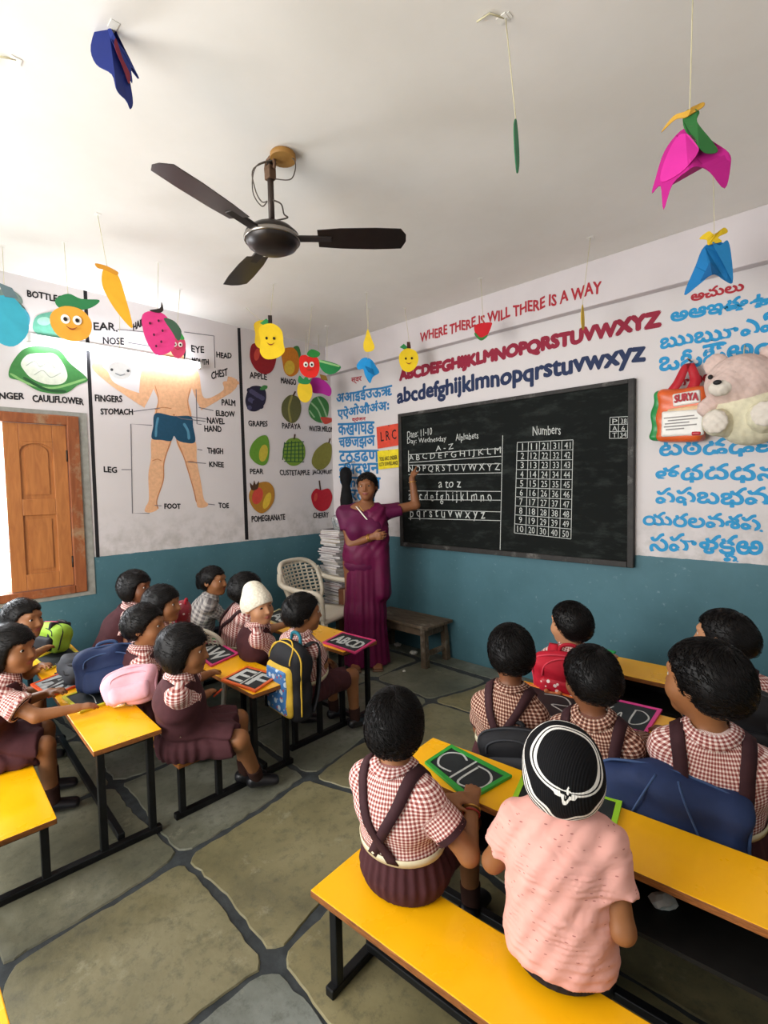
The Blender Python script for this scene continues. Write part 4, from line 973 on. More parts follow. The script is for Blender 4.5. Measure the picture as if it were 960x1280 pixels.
def person(label, seat, head, yaw, hyaw, hp=0, hr=0, hands=(None, None), outfit='boy', style='boy', sk='a', s=1.0, hs=1.0, h=.0065, shirt=None, seed=1, feet=None, group=None, strands=900,
           look=(0, 0), bun=None, show_hair=True, curl=(.5, .5), thigh=(.0, .0), pn=((0, 0, -1), (0, 0, -1)), bare=False, pole=None, kneedrop=0.0, straps=True, backlat=(.075, -.035), cuff=True, neck_=.116, slope=.026):
    seat, Hc = A(seat), A(head); F = A(-math.sin(R(yaw)), math.cos(R(yaw)), 0); Rt = A(math.cos(R(yaw)), math.sin(R(yaw)), 0); U = A(0, 0, 1)
    root = empty('person', (seat[0], seat[1], 0.006), label, 'person', group); shirt = shirt or GING; sm = SKINS[sk]
    Rh = rotm(hyaw, hp, hr); HF = Rh[:, 1]
    Pc = seat+U*.088*s; N = Hc-U*neck_*s*hs-HF*.022*s; up = unit(N-Pc); Lt = np.linalg.norm(N-Pc); bk = unit(np.cross(up, Rt))*-1   # bk ~ forward
    fw = unit(np.cross(up, Rt)); fw = fw if fw @ F > 0 else -fw
    C = Pc+up*Lt*.60-fw*.012*s; S = Pc+up*Lt*.875-fw*.008*s
    sh = [S+Rt*sx*.106*s-up*slope*s for sx in (-1, 1)]
    def torso(g, k=.03):       # g = inflation
        return [ecap(Pc, Pc+up*Lt*.30, Rt, (.118*s+g, .092*s+g), (.108*s+g, .084*s+g), k), ecap(Pc+up*Lt*.30, C, Rt, (.108*s+g, .084*s+g), (.118*s+g, .084*s+g), k),
                ecap(C, S-up*.005, Rt, (.118*s+g, .084*s+g), (.082*s+g, .058*s+g), k)]+[cap(S+Rt*sx*.045*s-up*.006*s, sh[i], .042*s+g, .037*s+g, k=k) for i, sx in enumerate((-1, 1))]
    # arms
    arms = []; HP = []
    for i, sx in enumerate((-1, 1)):
        tgt = hands[i]
        if tgt is None: tgt = Pc+F*.20*s+Rt*sx*.07*s+U*.03*s
        pl = (Rt*sx*.7-U*.8-F*.35) if pole is None or pole[i] is None else A(pole[i])
        e, wv = ik(sh[i], tgt, .178*s, .150*s, pl); arms.append((sh[i], e, wv))
        hd = unit(wv-e); hd = unit(hd*A(1, 1, .45)) if abs(pn[i][2]) > .5 else hd
        HP += hand_prims(wv, hd, A(pn[i]), s*.92, sx, curl[i])
    P, p = head_prims(Hc, Rh, s*hs)
    body = torso(0)+[cap(N-up*.03*s, Hc-HF*.012*s-U*.05*s, .040*s, .036*s, k=.025)]+P
    for a, e, wv in arms: body += [cap(a, e, .036*s, .029*s, k=.02), cap(e, wv, .029*s, .0185*s, k=.012)]
    body += HP
    legs = []
    for i, sx in enumerate((-1, 1)):
        hip = Pc+Rt*sx*.058*s-U*.028*s+F*.02*s
        kn = hip+unit(F+Rt*(sx*.16+thigh[i])-U*kneedrop)*.235*s
        if feet and feet[i] is not None: an = A(feet[i])
        else: an = A(kn[0]+F[0]*.02, kn[1]+F[1]*.02, .075*s)
        if an[2] < .06: an[2] = .06
        L = np.linalg.norm(an-kn)
        legs.append((hip, kn, an)); body += [cap(hip, kn, .060*s, .043*s, k=.03), cap(kn, an, .042*s, .027*s, k=.02)]
        tf = unit(A(an[0]-hip[0], an[1]-hip[1], 0)); tf = unit(F*.8+tf*.3); body += [ecap(an-U*.02*s-tf*.015, an+tf*.085*s-U*.042*s, np.cross(tf, U), (.026*s, .022*s), (.028*s, .014*s), .02)]
    soft('body', body, h, sm, root, attrs={'lip': lip_attr(p, Rh, s*hs)})
    if show_hair: hair(Hc, Rh, s*hs, style, root, min(h, .006), strands, seed, bun=bun)
    eyes(Hc, Rh, s*hs, root, look)
    # ---- clothes
    side_ = Rt; rr = .115*s
    def pat(V):
        d = V-Pc; q = np.c_[np.arctan2(d @ Rt, -(d @ fw))*rr, d @ up]
        for (a, e, wv) in arms:
            ax = unit(e-a); dd = V-(a+ax*.02); al = dd @ ax; r = np.linalg.norm(dd-al[:, None]*ax, axis=1); on = (al > .018) & (r < .060*s)
            b1 = unit(np.cross(ax, F+A(.01, .02, .03))); b2 = np.cross(ax, b1); q[on] = np.c_[np.arctan2(dd @ b1, dd @ b2)*.05*s, al][on]
        return q
    wr_ = fuzz(.0030, 1.0, seed) if outfit != 'pink' else (lambda X, Y, Z: .0022*np.sin(70*Z+30*X*np.sin(9*Z)+20*Y)*np.sin(24*X+17*Z+2)+.002*np.sin(120*X-60*Z)); waist = Pc+up*(.055*s); neck = N+up*.004*s; nax = unit(Hc-N)
    def cutter(lower=True, upper=True):
        def post(X, Y, Z, d):
            d = d+wr_(X, Y, Z)
            if lower: d = np.maximum(d, -((X-waist[0])*up[0]+(Y-waist[1])*up[1]+(Z-waist[2])*up[2]))
            if upper: d = np.maximum(d, (X-neck[0])*nax[0]+(Y-neck[1])*nax[1]+(Z-neck[2])*nax[2]-.012)
            return d
        return post
    sl = []; slv = .60 if outfit != 'check' else .98
    for a, e, wv in arms:
        sl += [cap(a, a+(e-a)*slv, (.049 if outfit != 'girl' else .043)*s, (.051 if outfit != 'girl' else .064)*s if outfit != 'check' else .042*s, True, .02)]
        if outfit == 'check': sl += [cap(e, e+(wv-e)*.7, .040*s, .032*s, True, .015)]
    top = torso(.0125*s)
    if outfit in ('boy', 'pink', 'check'):
        lowcut = outfit == 'boy'
        if not lowcut: top = top+[ecap(Pc-up*.035*s, Pc+up*.1, Rt, (.135*s, .108*s), (.13*s, .10*s), .03)]; waist = Pc-up*.055*s
        shirt_o = soft('shirt', top+sl, h, shirt if outfit != 'pink' else PINK, root, cutter(True), pat)
    if outfit == 'girl':
        shirt_o = soft('shirt', [q for q in torso(.010*s)][2:]+sl, h, shirt, root, cutter(False), pat)
    if outfit in ('boy', 'pink', 'check'):
        gath = lambda X, Y, Z: .0035*np.sin(np.arctan2((X-Pc[0])*Rt[0]+(Y-Pc[1])*Rt[1], (X-Pc[0])*F[0]+(Y-Pc[1])*F[1])*26)
        sp = [ecap(seat+U*.058*s, Pc+up*.045*s, Rt, (.142*s, .118*s) if outfit == 'boy' else (.126*s, .10*s), (.122*s, .098*s), .03)]
        for hip, kn, an in legs:
            sp += [cap(hip, hip+(kn-hip)*(.78 if outfit == 'boy' else 1.0), .074*s if outfit == 'boy' else .064*s, .067*s if outfit == 'boy' else .052*s, outfit == 'boy', .03)]
            if outfit != 'boy': sp += [cap(kn, an, .050*s, .040*s, True, .02)]
        def spost(X, Y, Z, d):
            d = d+gath(X, Y, Z)*np.clip((Z-seat[2])/.05, 0, 1); d = np.maximum(d, seat[2]+.001-Z-np.clip(((X-seat[0])*F[0]+(Y-seat[1])*F[1]-.09)*3, 0, 1))
            return np.maximum(d, (X-waist[0])*up[0]+(Y-waist[1])*up[1]+(Z-waist[2])*up[2]-.004) if outfit == 'boy' else d
        low_o = soft('shorts' if outfit == 'boy' else 'trousers', sp, h, BROWN if outfit == 'boy' else DENIM, root, spost)
        ring_src = torso(.0125*s)
    if outfit == 'girl':
        g = torso(.019*s)[:3]+[cap(S+Rt*sx*.04*s, S+Rt*sx*.066*s-up*.006*s, .060*s, .054*s, k=.02) for sx in (-1, 1)]
        sk_ = [ecap(seat+U*.06*s, Pc+up*.05*s, Rt, (.150*s, .125*s), (.124*s, .100*s), .03)]
        for hip, kn, an in legs: sk_ += [cap(hip, hip+(kn-hip)*.93, .080*s, .074*s, True, .05)]
        m0 = (legs[0][1]+legs[1][1])/2; sk_ += [ecap(Pc+F*.03, Pc+(m0-Pc)*.86-U*.005, Rt, (.12*s, .075*s), (.11*s, .06*s), .05, True)]
        def gpost(X, Y, Z, d):
            b = (X-waist[0])*up[0]+(Y-waist[1])*up[1]+(Z-waist[2])*up[2]
            th_ = np.arctan2((X-Pc[0])*Rt[0]+(Y-Pc[1])*Rt[1], (X-Pc[0])*F[0]+(Y-Pc[1])*F[1])
            d = d+wr_(X, Y, Z)+np.where(b < 0, .004*np.sin(th_*24), .0)+.012*s*np.exp(-(b/.012)**2)
            d = np.maximum(d, seat[2]+.001-Z-np.clip(((X-seat[0])*F[0]+(Y-seat[1])*F[1]-.10)*3, 0, 1))
            return np.maximum(d, (X-neck[0])*nax[0]+(Y-neck[1])*nax[1]+(Z-neck[2])*nax[2]+.012)
        low_o = soft('pinafore', g+sk_, h, BROWN, root, gpost); ring_src = torso(.013*s)
    if outfit in ('boy', 'girl'):
        n = 44; an_ = np.linspace(0, 2*math.pi, n, endpoint=False); Dr = np.cos(an_)[:, None]*Rt+np.sin(an_)[:, None]*fw
        E = []
        for dz in (-.009, .013):
            o_ = waist+up*dz*s+Dr*.3; E.append(trace(ring_src, o_, -Dr, .0035 if outfit == 'girl' else .004))
        ribbon('belt', E[0], E[1], Dr, .003, CREAMB, low_o, True)
    if outfit == 'boy' and straps:
        for sx in (-1, 1):
            st = top+[]; L1 = []; L2 = []; NN = []
            for t_ in np.linspace(0, 1, 30):
                if t_ < .5:     # up the back
                    q = t_/.5; lat = sx*(backlat[1]+(backlat[0]-backlat[1])*q); base = waist+up*(q*(Lt*.875-.055*s+.01*s)); dr = fw
                    if q > .9: dr = unit(fw-up*(q-.9)*8)
                elif t_ < .62: q = (t_-.5)/.12; lat = sx*backlat[0]; a_ = math.pi*q; base = S+up*0; dr = unit(fw*math.cos(a_)-up*(math.sin(a_)+.4))
                else: q = (t_-.62)/.38; lat = sx*(backlat[0]-.012*q); base = S+up*.01-up*q*(Lt*.82-.055*s); dr = -fw
                L1.append(trace(st, (base+Rt*(lat*s-.0165*s)-dr*.28)[None], dr[None], .001)[0]); L2.append(trace(st, (base+Rt*(lat*s+.0165*s)-dr*.28)[None], dr[None], .001)[0]); NN.append(-dr)
            for _ in range(3):
                for Q_ in (L1, L2, NN): Q_[1:-1] = [(Q_[i-1]+2*Q_[i]+Q_[i+1])/4 for i in range(1, len(Q_)-1)]
            def lift_(Q_):
                Q_ = A(Q_); fld = top+sl
                for _ in range(6):
                    d_ = field(fld, Q_); g_ = np.stack([field(fld, Q_+v_)-d_ for v_ in np.eye(3)*.002], -1); g_ /= np.linalg.norm(g_, axis=1)[:, None]+1e-9
                    Q_ = Q_+g_*np.maximum(.0025-d_, 0)[:, None]
                return Q_, g_
            L1, g1 = lift_(L1); L2, g2 = lift_(L2); NN = (g1+g2)/2; NN /= np.linalg.norm(NN, axis=1)[:, None]
            ribbon('strap', A(L1), A(L2), A(NN), .0055 if sx > 0 else .008, DKBROWN, root)
    # collar: upright band folded down
    if True:
        n = 30; a0 = R(28); an_ = np.linspace(math.pi/2+a0, math.pi/2+2*math.pi-a0, n); Dr = np.cos(an_)[:, None]*Rt+np.sin(an_)[:, None]*fw
        E1 = N+nax*.024*s+Dr*.046*s; o_ = N-up*.012*s+Dr*.085*s+up*.05*s
        E2 = trace(top, N+Dr*.070*s+up*.09*s, np.tile(-up, (n, 1)), .004); E2 = np.where((E2[:, 2:3] < (N-up*.06*s)[2]), N+Dr*.068*s-up*.022*s, E2)
        ribbon('collar', E1, E2, unit(Dr+A(0, 0, .6)) if False else (Dr+up*.6)/1.17, .004, PINK if outfit == 'pink' else shirt, shirt_o, False, True)
    if outfit in ('boy', 'girl') and cuff:
        for a, e, wv in arms:
            ax = unit(e-a); c_ = a+(e-a)*.60; mb = MB(); b1 = unit(np.cross(ax, F+A(.01, .02, .03))); b2 = np.cross(ax, b1)
            for r_, dz in ((.0515, -.006), ): mb.tube([c_+ax*(-.012), c_+ax*.006], [.0525*s, .0515*s], 18, caps=False)
            mb.tube([c_+ax*.006, c_+ax*(-.012)], [.046*s, .047*s], 18, caps=False); mb.build('cuff', DKBROWN, shirt_o)
    # shoes and socks
    for hip, kn, an in legs:
        tf = unit(F*.8+unit(A(an[0]-hip[0], an[1]-hip[1], 0))*.3); lat = np.cross(tf, U)
        if not bare:
            soft('shoe', [ecap(an-U*.022*s-tf*.020, an+tf*.088*s-U*.040*s, lat, (.034*s, .033*s), (.037*s, .021*s), .02)], .007, SHOEB, root, lambda X, Y, Z, d, an=an: np.maximum(np.maximum(d, .007-Z), Z-(an[2]+.004)))
            if outfit in ('boy', 'girl'): soft('sock', [cap(an-U*.01, an+unit(kn-an)*.07*s, .0315*s, .035*s, True, .01)], .006, SOCKB, root)
    return dict(root=root, Pc=Pc, up=up, fw=fw, F=F, Rt=Rt, S=S, C=C, N=N, top=top, Lt=Lt, Hc=Hc, Rh=Rh, arms=arms, waist=waist, s=s, hs=hs, legs=legs)

# ================================================================ THE CHILDREN
def desk_pt(px, py, z=.49): return tuple(atz(px, py, z))
KID = {}
def hd(px, py, z): return tuple(atz(px, py, z))
# left rows
KID['p1'] = person('girl in pinafore at the left photo edge reaching both arms over her slates', (1.24, -3.16, .277), hd(14, 812, .80), -12, -48, hands=(desk_pt(62, 865, .53), desk_pt(96, 885, .53)), outfit='girl', style='bob', sk='a', seed=1, look=(-5, 0))
KID['p2'] = person('boy beside the window seen above the girl in the left corner', (.66, -3.08, .277), hd(30, 774, .80), -15, -55, hands=(desk_pt(52, 832, .53), desk_pt(78, 806, .53)), outfit='boy', style='boy', sk='a', seed=2)
KID['p3'] = person('girl at the aisle end of the left rows in brown pinafore with cream belt', (1.80, -2.47, .287), hd(231, 812, .79), -28, -42, hands=(desk_pt(262, 842, .52), desk_pt(272, 866, .45)), outfit='girl', style='bob', sk='a', seed=3, hp=-4, feet=(None, (1.93, -2.17, .08)), thigh=(0, .12))
KID['p4'] = person('boy behind the navy bag, left of the girl with the cream belt', (1.32, -2.50, .287), hd(182, 782, .80), -15, -42, hands=(desk_pt(205, 815, .53), desk_pt(212, 820, .52)), outfit='girl', style='boy', sk='a', seed=4)
KID['p5'] = person('child in gingham in front of the patterned red school bag in left rows', (.99, -2.40, .287), hd(204, 755, .82), -15, -48, hands=(None, desk_pt(240, 790, .52)), outfit='boy', style='bob', sk='a', seed=5)
KID['p6'] = person('child in brown against the blue wall, second from the window', (.52, -2.42, .287), hd(170, 734, .85), -12, -50, outfit='girl', style='bob', sk='b', seed=6)
KID['p7'] = person('girl with tied hair and grey checked shirt by the blue wall', (.42, -1.76, .296), hd(267, 726, .82), -25, -60, hands=(desk_pt(300, 770, .52), desk_pt(296, 768, .52)), outfit='check', shirt=GREYCHK, style='tied', sk='a', seed=7, bun=[(0, -.115, .03, .032, .028, .030), (0, -.125, -.02, .025, .022, .05)])
KID['p8'] = person('dark haired child mostly hidden behind the white knitted cap', (.93, -1.74, .305), hd(309, 737, .83), -15, -30, outfit='boy', style='bob', sk='b', seed=8)
KID['p9'] = person('child in white knitted cap turning round towards the camera', (1.36, -1.80, .287), hd(323, 757, .80), -25, -88, hr=6, hands=(desk_pt(390, 775, .53), desk_pt(358, 812, .46)), outfit='girl', style='tied', sk='c', seed=9, show_hair=False, look=(-22, 0))
KID['p10'] = person('boy wearing the black and yellow backpack in the front left row', (1.75, -1.70, .287), hd(379, 766, .80), 2, -20, hands=(None, desk_pt(404, 815, .51)), outfit='boy', style='boy', sk='a', seed=10, straps=False)
# right rows
KID['p12'] = person('boy with crossed brown straps at the end of the nearest bench', (3.08, -2.36, .302), hd(494, 908, .775), 10, 34, hp=-10, hands=(desk_pt(560, 1000, .54), desk_pt(590, 1003, .535)), outfit='boy', style='boy', sk='a', seed=11, h=.0055, strands=3000, s=1.0)
KID['p13'] = person('child in pink shirt and striped black cap on the nearest bench', (3.545, -2.30, .302), hd(702, 958, .775), 18, 30, hands=((3.45, -2.21, .535), (3.60, -2.19, .535)), outfit='pink', style='boy', sk='a', seed=12, h=.0055, show_hair=False, s=.97, hs=1.02, pole=((-.7, -.5, -.8), (.6, -.6, -.8)), neck_=.085)
KID['p14'] = person('boy with crossed straps at the aisle end of the middle right bench', (3.02, -1.655, .302), hd(638, 817, .80), 12, 40, hp=-10, hs=1.06, neck_=.130, slope=.058, hands=(None, None), outfit='boy', style='boy', sk='b', shirt=GINGB, seed=13, h=.006, strands=2000)
KID['p15'] = person('boy in brown gingham sitting behind the striped cap', (3.39, -1.63, .302), hd(738, 848, .82), 8, 52, hp=-8, neck_=.128, slope=.046, hands=((3.34, -1.38, .535), (3.52, -1.37, .535)), outfit='boy', style='boy', sk='b', shirt=GINGB, seed=14, h=.006, strands=2200, backlat=(.08, .05))
KID['p16'] = person('boy in maroon gingham beside the large navy backpack', (3.73, -1.60, .302), hd(880, 852, .88), 14, 70, neck_=.128, slope=.036, hands=((3.62, -1.36, .535), (3.86, -1.33, .535)), outfit='boy', style='boy', sk='a', seed=15, h=.006, strands=2500, s=1.12, hs=1.03, backlat=(.075, .055))
KID['p17'] = person('child with the red backpack nearest the blackboard wall', (3.00, -.98, .302), hd(712, 780, .79), 15, 74, hands=(None, desk_pt(768, 822, .535)), outfit='boy', style='boy', sk='c', seed=16, strands=1500, straps=False)
KID['p18'] = person('child with brownish swept hair at the right photo edge', (3.70, -1.04, .302), hd(903, 796, .84), 10, 78, hands=(None, None), outfit='boy', style='tied', sk='c', seed=17, strands=1500, s=1.05, bun=[(0, -.09, -.0, .05, .04, .06)])
# ---------------------------------------------------------------- knitted caps
m, t = new_mat('striped_knit', .9, .15); at = t.n('ShaderNodeAttribute', attribute_name='pat'); sp = t.n('ShaderNodeSeparateXYZ'); t.l(at.outputs['Vector'], sp.inputs[0])
r = t.n('ShaderNodeValToRGB'); r.color_ramp.interpolation = 'CONSTANT'; e = r.color_ramp.elements; st = [(0, 0), (.335, 1), (.375, 0), (.395, 1), (.43, 0), (.62, 1), (.655, 0), (.675, 1), (.705, 0), (.735, 1), (.765, 0)]
while len(e) < len(st): e.new(.5)
for i, (p_, c_) in enumerate(st): e[i].position = p_; e[i].color = lin('ece9e2') if c_ else lin('121214')
t.l(sp.outputs[0], r.inputs[0]); t.l(r.outputs[0], t.b.inputs['Base Color'])
wv = t.n('ShaderNodeTexWave'); wv.inputs['Scale'].default_value = 60; t.l(t.coord(), wv.inputs['Vector']); t.bump(wv.outputs['Fac'], .4, .002); STRIPE = m
k = KID['p13']; Hc, Rh = k['Hc'], k['Rh']; s = k['s']*k['hs']; p = lambda x, y, z: Hc+Rh @ (A(x, y, z)*s)
axc = unit(Rh @ unit(A(.08, -.74, .66))); cc = p(0, -.018, .018)
def ringpat(V):
    d = V-cc; d /= np.linalg.norm(d, axis=1)[:, None]; th = np.degrees(np.arccos(np.clip(d @ axc, -1, 1)))/120
    l = d @ Rh; az = np.arctan2(l[:, 0], l[:, 2]); return np.c_[th*(1+.07*np.sin(az*3+1)+.04*np.sin(az*7)), az]
def hatpost(X, Y, Z, d):
    l = ((np.stack([X, Y, Z], -1)-Hc) @ Rh/s).T
    return np.maximum(d, (np.interp(l[1], [-.12, 0, .1], [-.075, -.035, .02])-l[2])*s)
soft('knitted_cap', [ell(cc, Rh, A(.098, .118, .098)*s), ell(p(0, -.045, -.02), Rh, A(.092, .085, .075)*s, .03)], .005, STRIPE, k['root'], hatpost, ringpat, label='black knitted cap with wavy white rings')
k = KID['p9']; Hc9, Rh9 = k['Hc'], k['Rh']; p = lambda x, y, z: Hc9+Rh9 @ A(x, y, z)
m, t = new_mat('white_crochet', .9, .2); v = t.coord('Object', (1, 1, 1)); vo = t.n('ShaderNodeTexVoronoi'); vo.inputs['Scale'].default_value = 85; t.l(v, vo.inputs['Vector'])
t.l(t.mix(vo.outputs['Distance'], 'eee6d4', 'cfc6b2'), t.b.inputs['Base Color']); t.bump(vo.outputs['Distance'], .5, .004); CROC = m
def hat9(X, Y, Z, d):
    l = ((np.stack([X, Y, Z], -1)-Hc9) @ Rh9).T; return np.maximum(d, np.interp(l[1], [-.12, 0, .1], [-.06, -.02, .035])-l[2])
soft('knitted_cap', [ell(p(0, -.012, .022), Rh9, (.086, .106, .094)), ell(p(0, -.05, -.01), Rh9, (.078, .068, .07), .03), ell(p(-.01, -.05, .10), Rh9, (.05, .055, .04), .05)], .005, CROC, k['root'], hat9, label='white crocheted cap')

# ================================================================ THE TEACHER
T0 = atz(458, 832, 0); tx, ty = T0[0]-.02, T0[1]+.02; yaw = -133
root = empty('person', (tx, ty, .006), 'woman teacher in magenta sari pointing at the blackboard', 'person')
F = A(-math.sin(R(yaw)), math.cos(R(yaw)), 0); Rt = A(math.cos(R(yaw)), math.sin(R(yaw)), 0); U = A(0, 0, 1); B0 = A(tx, ty, 0)
Rh = rotm(-146, 0, 2); hs = 1.06; d_ = aty(458, 607, ty-.03); Hc = A(tx+.0, ty, 0)*A(1, 1, 0)+U*1.492
q = ray(459, 608); kk = ((Hc-CAM)[:2] @ q[:2])/(q[:2] @ q[:2]); Hc = CAM+q*kk
Pz = B0+U*.86; N = A(Hc[0], Hc[1], 1.352)*.5+(B0+U*1.352)*.5; S = B0+U*1.275+(N-B0)*A(.6, .6, 0); up = unit(N-Pz)
sh = [S-Rt*.168, S+Rt*.168]                      # her left (towards the board), her right
wl_ = aty(515, 598, -.27); wr_w = B0+U*1.095+F*.185-Rt*.075
el, wl_ = ik(sh[0], wl_, .265, .225, (.3, .2, -1.)); er, wr_w = ik(sh[1], wr_w, .265, .225, Rt*.9-U*.7-F*.5)
tors = lambda g: [ecap(Pz, Pz+U*.17, Rt, (.165+g, .125+g), (.138+g, .105+g), .05), ecap(Pz+U*.17, S-U*.09, Rt, (.138+g, .105+g), (.155+g, .118+g), .05), ecap(S-U*.09, S+U*.03, Rt, (.155+g, .112+g), (.11+g, .07+g), .04),
    cap(S-Rt*.06, sh[0], .055+g, .050+g, k=.04), cap(S+Rt*.06, sh[1], .055+g, .050+g, k=.04), ell(S-U*.13+F*.085+Rt*.07, np.eye(3), (.07+g, .07+g, .07+g), .05), ell(S-U*.13+F*.085-Rt*.07, np.eye(3), (.07+g, .07+g, .07+g), .05)]
hp_, p = head_prims(Hc, Rh, hs)
body = tors(0)+[cap(N-U*.05, Hc-U*.055-Rh[:, 1]*.012, .048, .043, k=.03)]+hp_
for a, e_, w_, i in ((sh[0], el, wl_, 0), (sh[1], er, wr_w, 1)): body += [cap(a, e_, .046, .037, k=.02), cap(e_, w_, .037, .025, k=.015)]
body += hand_prims(wl_, unit(A(-.15, .55, 1)), A(.3, 1, -.2), 1.15, -1, .35, .15, True)+hand_prims(wr_w, unit(wr_w-er)*A(1, 1, .3), -F, 1.2, 1, .9)
feet = [B0-Rt*.09+F*.03, B0+Rt*.09+F*.03]
for i, f_ in enumerate(feet): body += [cap(Pz+Rt*(.09 if i else -.09), f_+U*.08, .085, .036, k=.03), ecap(f_+U*.045-F*.03, f_+U*.028+F*.15, Rt, (.035, .03), (.042, .018), .02)]
soft('body', body, .0068, SKINS['t'], root, attrs={'lip': lip_attr(p, Rh, hs)})
hair(Hc, Rh, hs, 'tied', root, .006, 900, 33, bun=[(0, -.10, -.055, .045, .035, .05), (0, -.085, -.13, .03, .03, .07)]); eyes(Hc, Rh, hs, root, (8, 0))
cutN = lambda X, Y, Z, d: np.maximum(d, (X-N[0])*.55*F[0]+(Y-N[1])*.55*F[1]+(Z-N[2])*.9+.008)
bl = tors(.012)+[cap(a, a+(e_-a)*.52, .063, .060, True, .03) for a, e_ in ((sh[0], el), (sh[1], er))]
soft('blouse', bl, .0068, mat('magenta_blouse', '570c3a', .6, .3, var=.1), root, cutN)
W0 = B0+U*.93
sar = [ecap(B0+U*.01, B0+U*.45, Rt, (.200, .16), (.165, .135), .05, False), ecap(B0+U*.45, W0, Rt, (.165, .135), (.160, .128), .05), ecap(W0, W0+U*.09, Rt, (.172, .134), (.152, .122), .05)]
# the draped end: across the chest from her right hip to her left shoulder, then hanging at her side
sar += [ecap(B0+U*.98+Rt*.07+F*.055, S-Rt*.10+U*.03+F*.035, unit(Rt+U*.5), (.105, .065), (.085, .055), .03), ecap(S-Rt*.085-U*.04+F*.03, S-Rt*.095-U*.20+F*.05, Rt, (.095, .10), (.09, .11), .04),
        ecap(S-Rt*.115-U*.16+F*.03, B0-Rt*.135+U*.62+F*.01, Rt, (.075, .10), (.085, .13), .04), ecap(S-Rt*.115-F*.07, B0-Rt*.125+U*.70-F*.10, Rt, (.08, .03), (.10, .04), .03)]
def sarpost(X, Y, Z, d):
    x = (X-tx)*Rt[0]+(Y-ty)*Rt[1]; y = (X-tx)*F[0]+(Y-ty)*F[1]; th_ = np.arctan2(x, y)
    low = np.clip((1.0-Z)/.9, 0, 1)
    d = d+.006*low*np.sin(th_*19+Z*1.5)*(y > -.2)+.009*low*np.cos(x*62+.6*np.sin(Z*5))*np.clip(y*12, 0, 1)*np.exp(-(x/.10)**2)
    d = d+.0035*np.sin((Z*1.0+x*1.3)*62)*np.clip((Z-.9)*6, 0, 1)
    d = np.maximum(d, .022-Z); return np.maximum(d, (X-N[0])*.55*F[0]+(Y-N[1])*.55*F[1]+(Z-N[2])*.9+.012-.03*np.clip(-x*8, 0, 1))
soft('sari', sar, .0075, SARI, root, sarpost)
for w_, e_, n_ in ((wl_, el, 1), (wr_w, er, 2)):
    ax_ = unit(w_-e_); b1 = unit(np.cross(ax_, U+A(.1, .2, 0))); b2 = np.cross(ax_, b1)
    for j in range(n_): mb = MB(); c_ = w_-ax_*(.030+.012*j); mb.tube([c_+(b1*math.cos(t_)+b2*math.sin(t_))*.0305 for t_ in np.linspace(0, 2*math.pi, 20, endpoint=False)], .0035, 6, closed=True); mb.build('bangle', GOLD, root)
cs = tors(.012)+sar
E1 = []; E2 = []
for t_ in np.linspace(0, 1, 12):
    b = N+Rt*(.075-.085*t_)-U*(.02+.105*t_)
    o_ = b+F*.3; E1.append(trace(cs, (o_-Rt*.006)[None], -F[None], .002)[0]); E2.append(trace(cs, (o_+Rt*.006)[None], -F[None], .002)[0])
ribbon('white_ribbon', A(E1), A(E2), np.tile(F, (12, 1)), .003, mat('white_piping2', 'e3dcd0', .7), root)
ch = []
for t_ in np.linspace(-1, 1, 21):
    b = N+Rt*.05*t_-U*(.035-.02+.05*(1-t_*t_)); ch.append(trace(tors(0), (b+F*.25)[None], -F[None], .003)[0])
mb = MB(); mb.tube(ch, .0018, 6); mb.build('necklace', GOLD, root)
for f_ in feet:
    soft('sandal', [ecap(f_+U*.014-F*.05, f_+U*.014+F*.17, Rt, (.040, .009), (.047, .009), .01)], .005, mat('sandal_tan', '6b5240', .6), root, lambda X, Y, Z, d: np.maximum(d, .0068-Z))

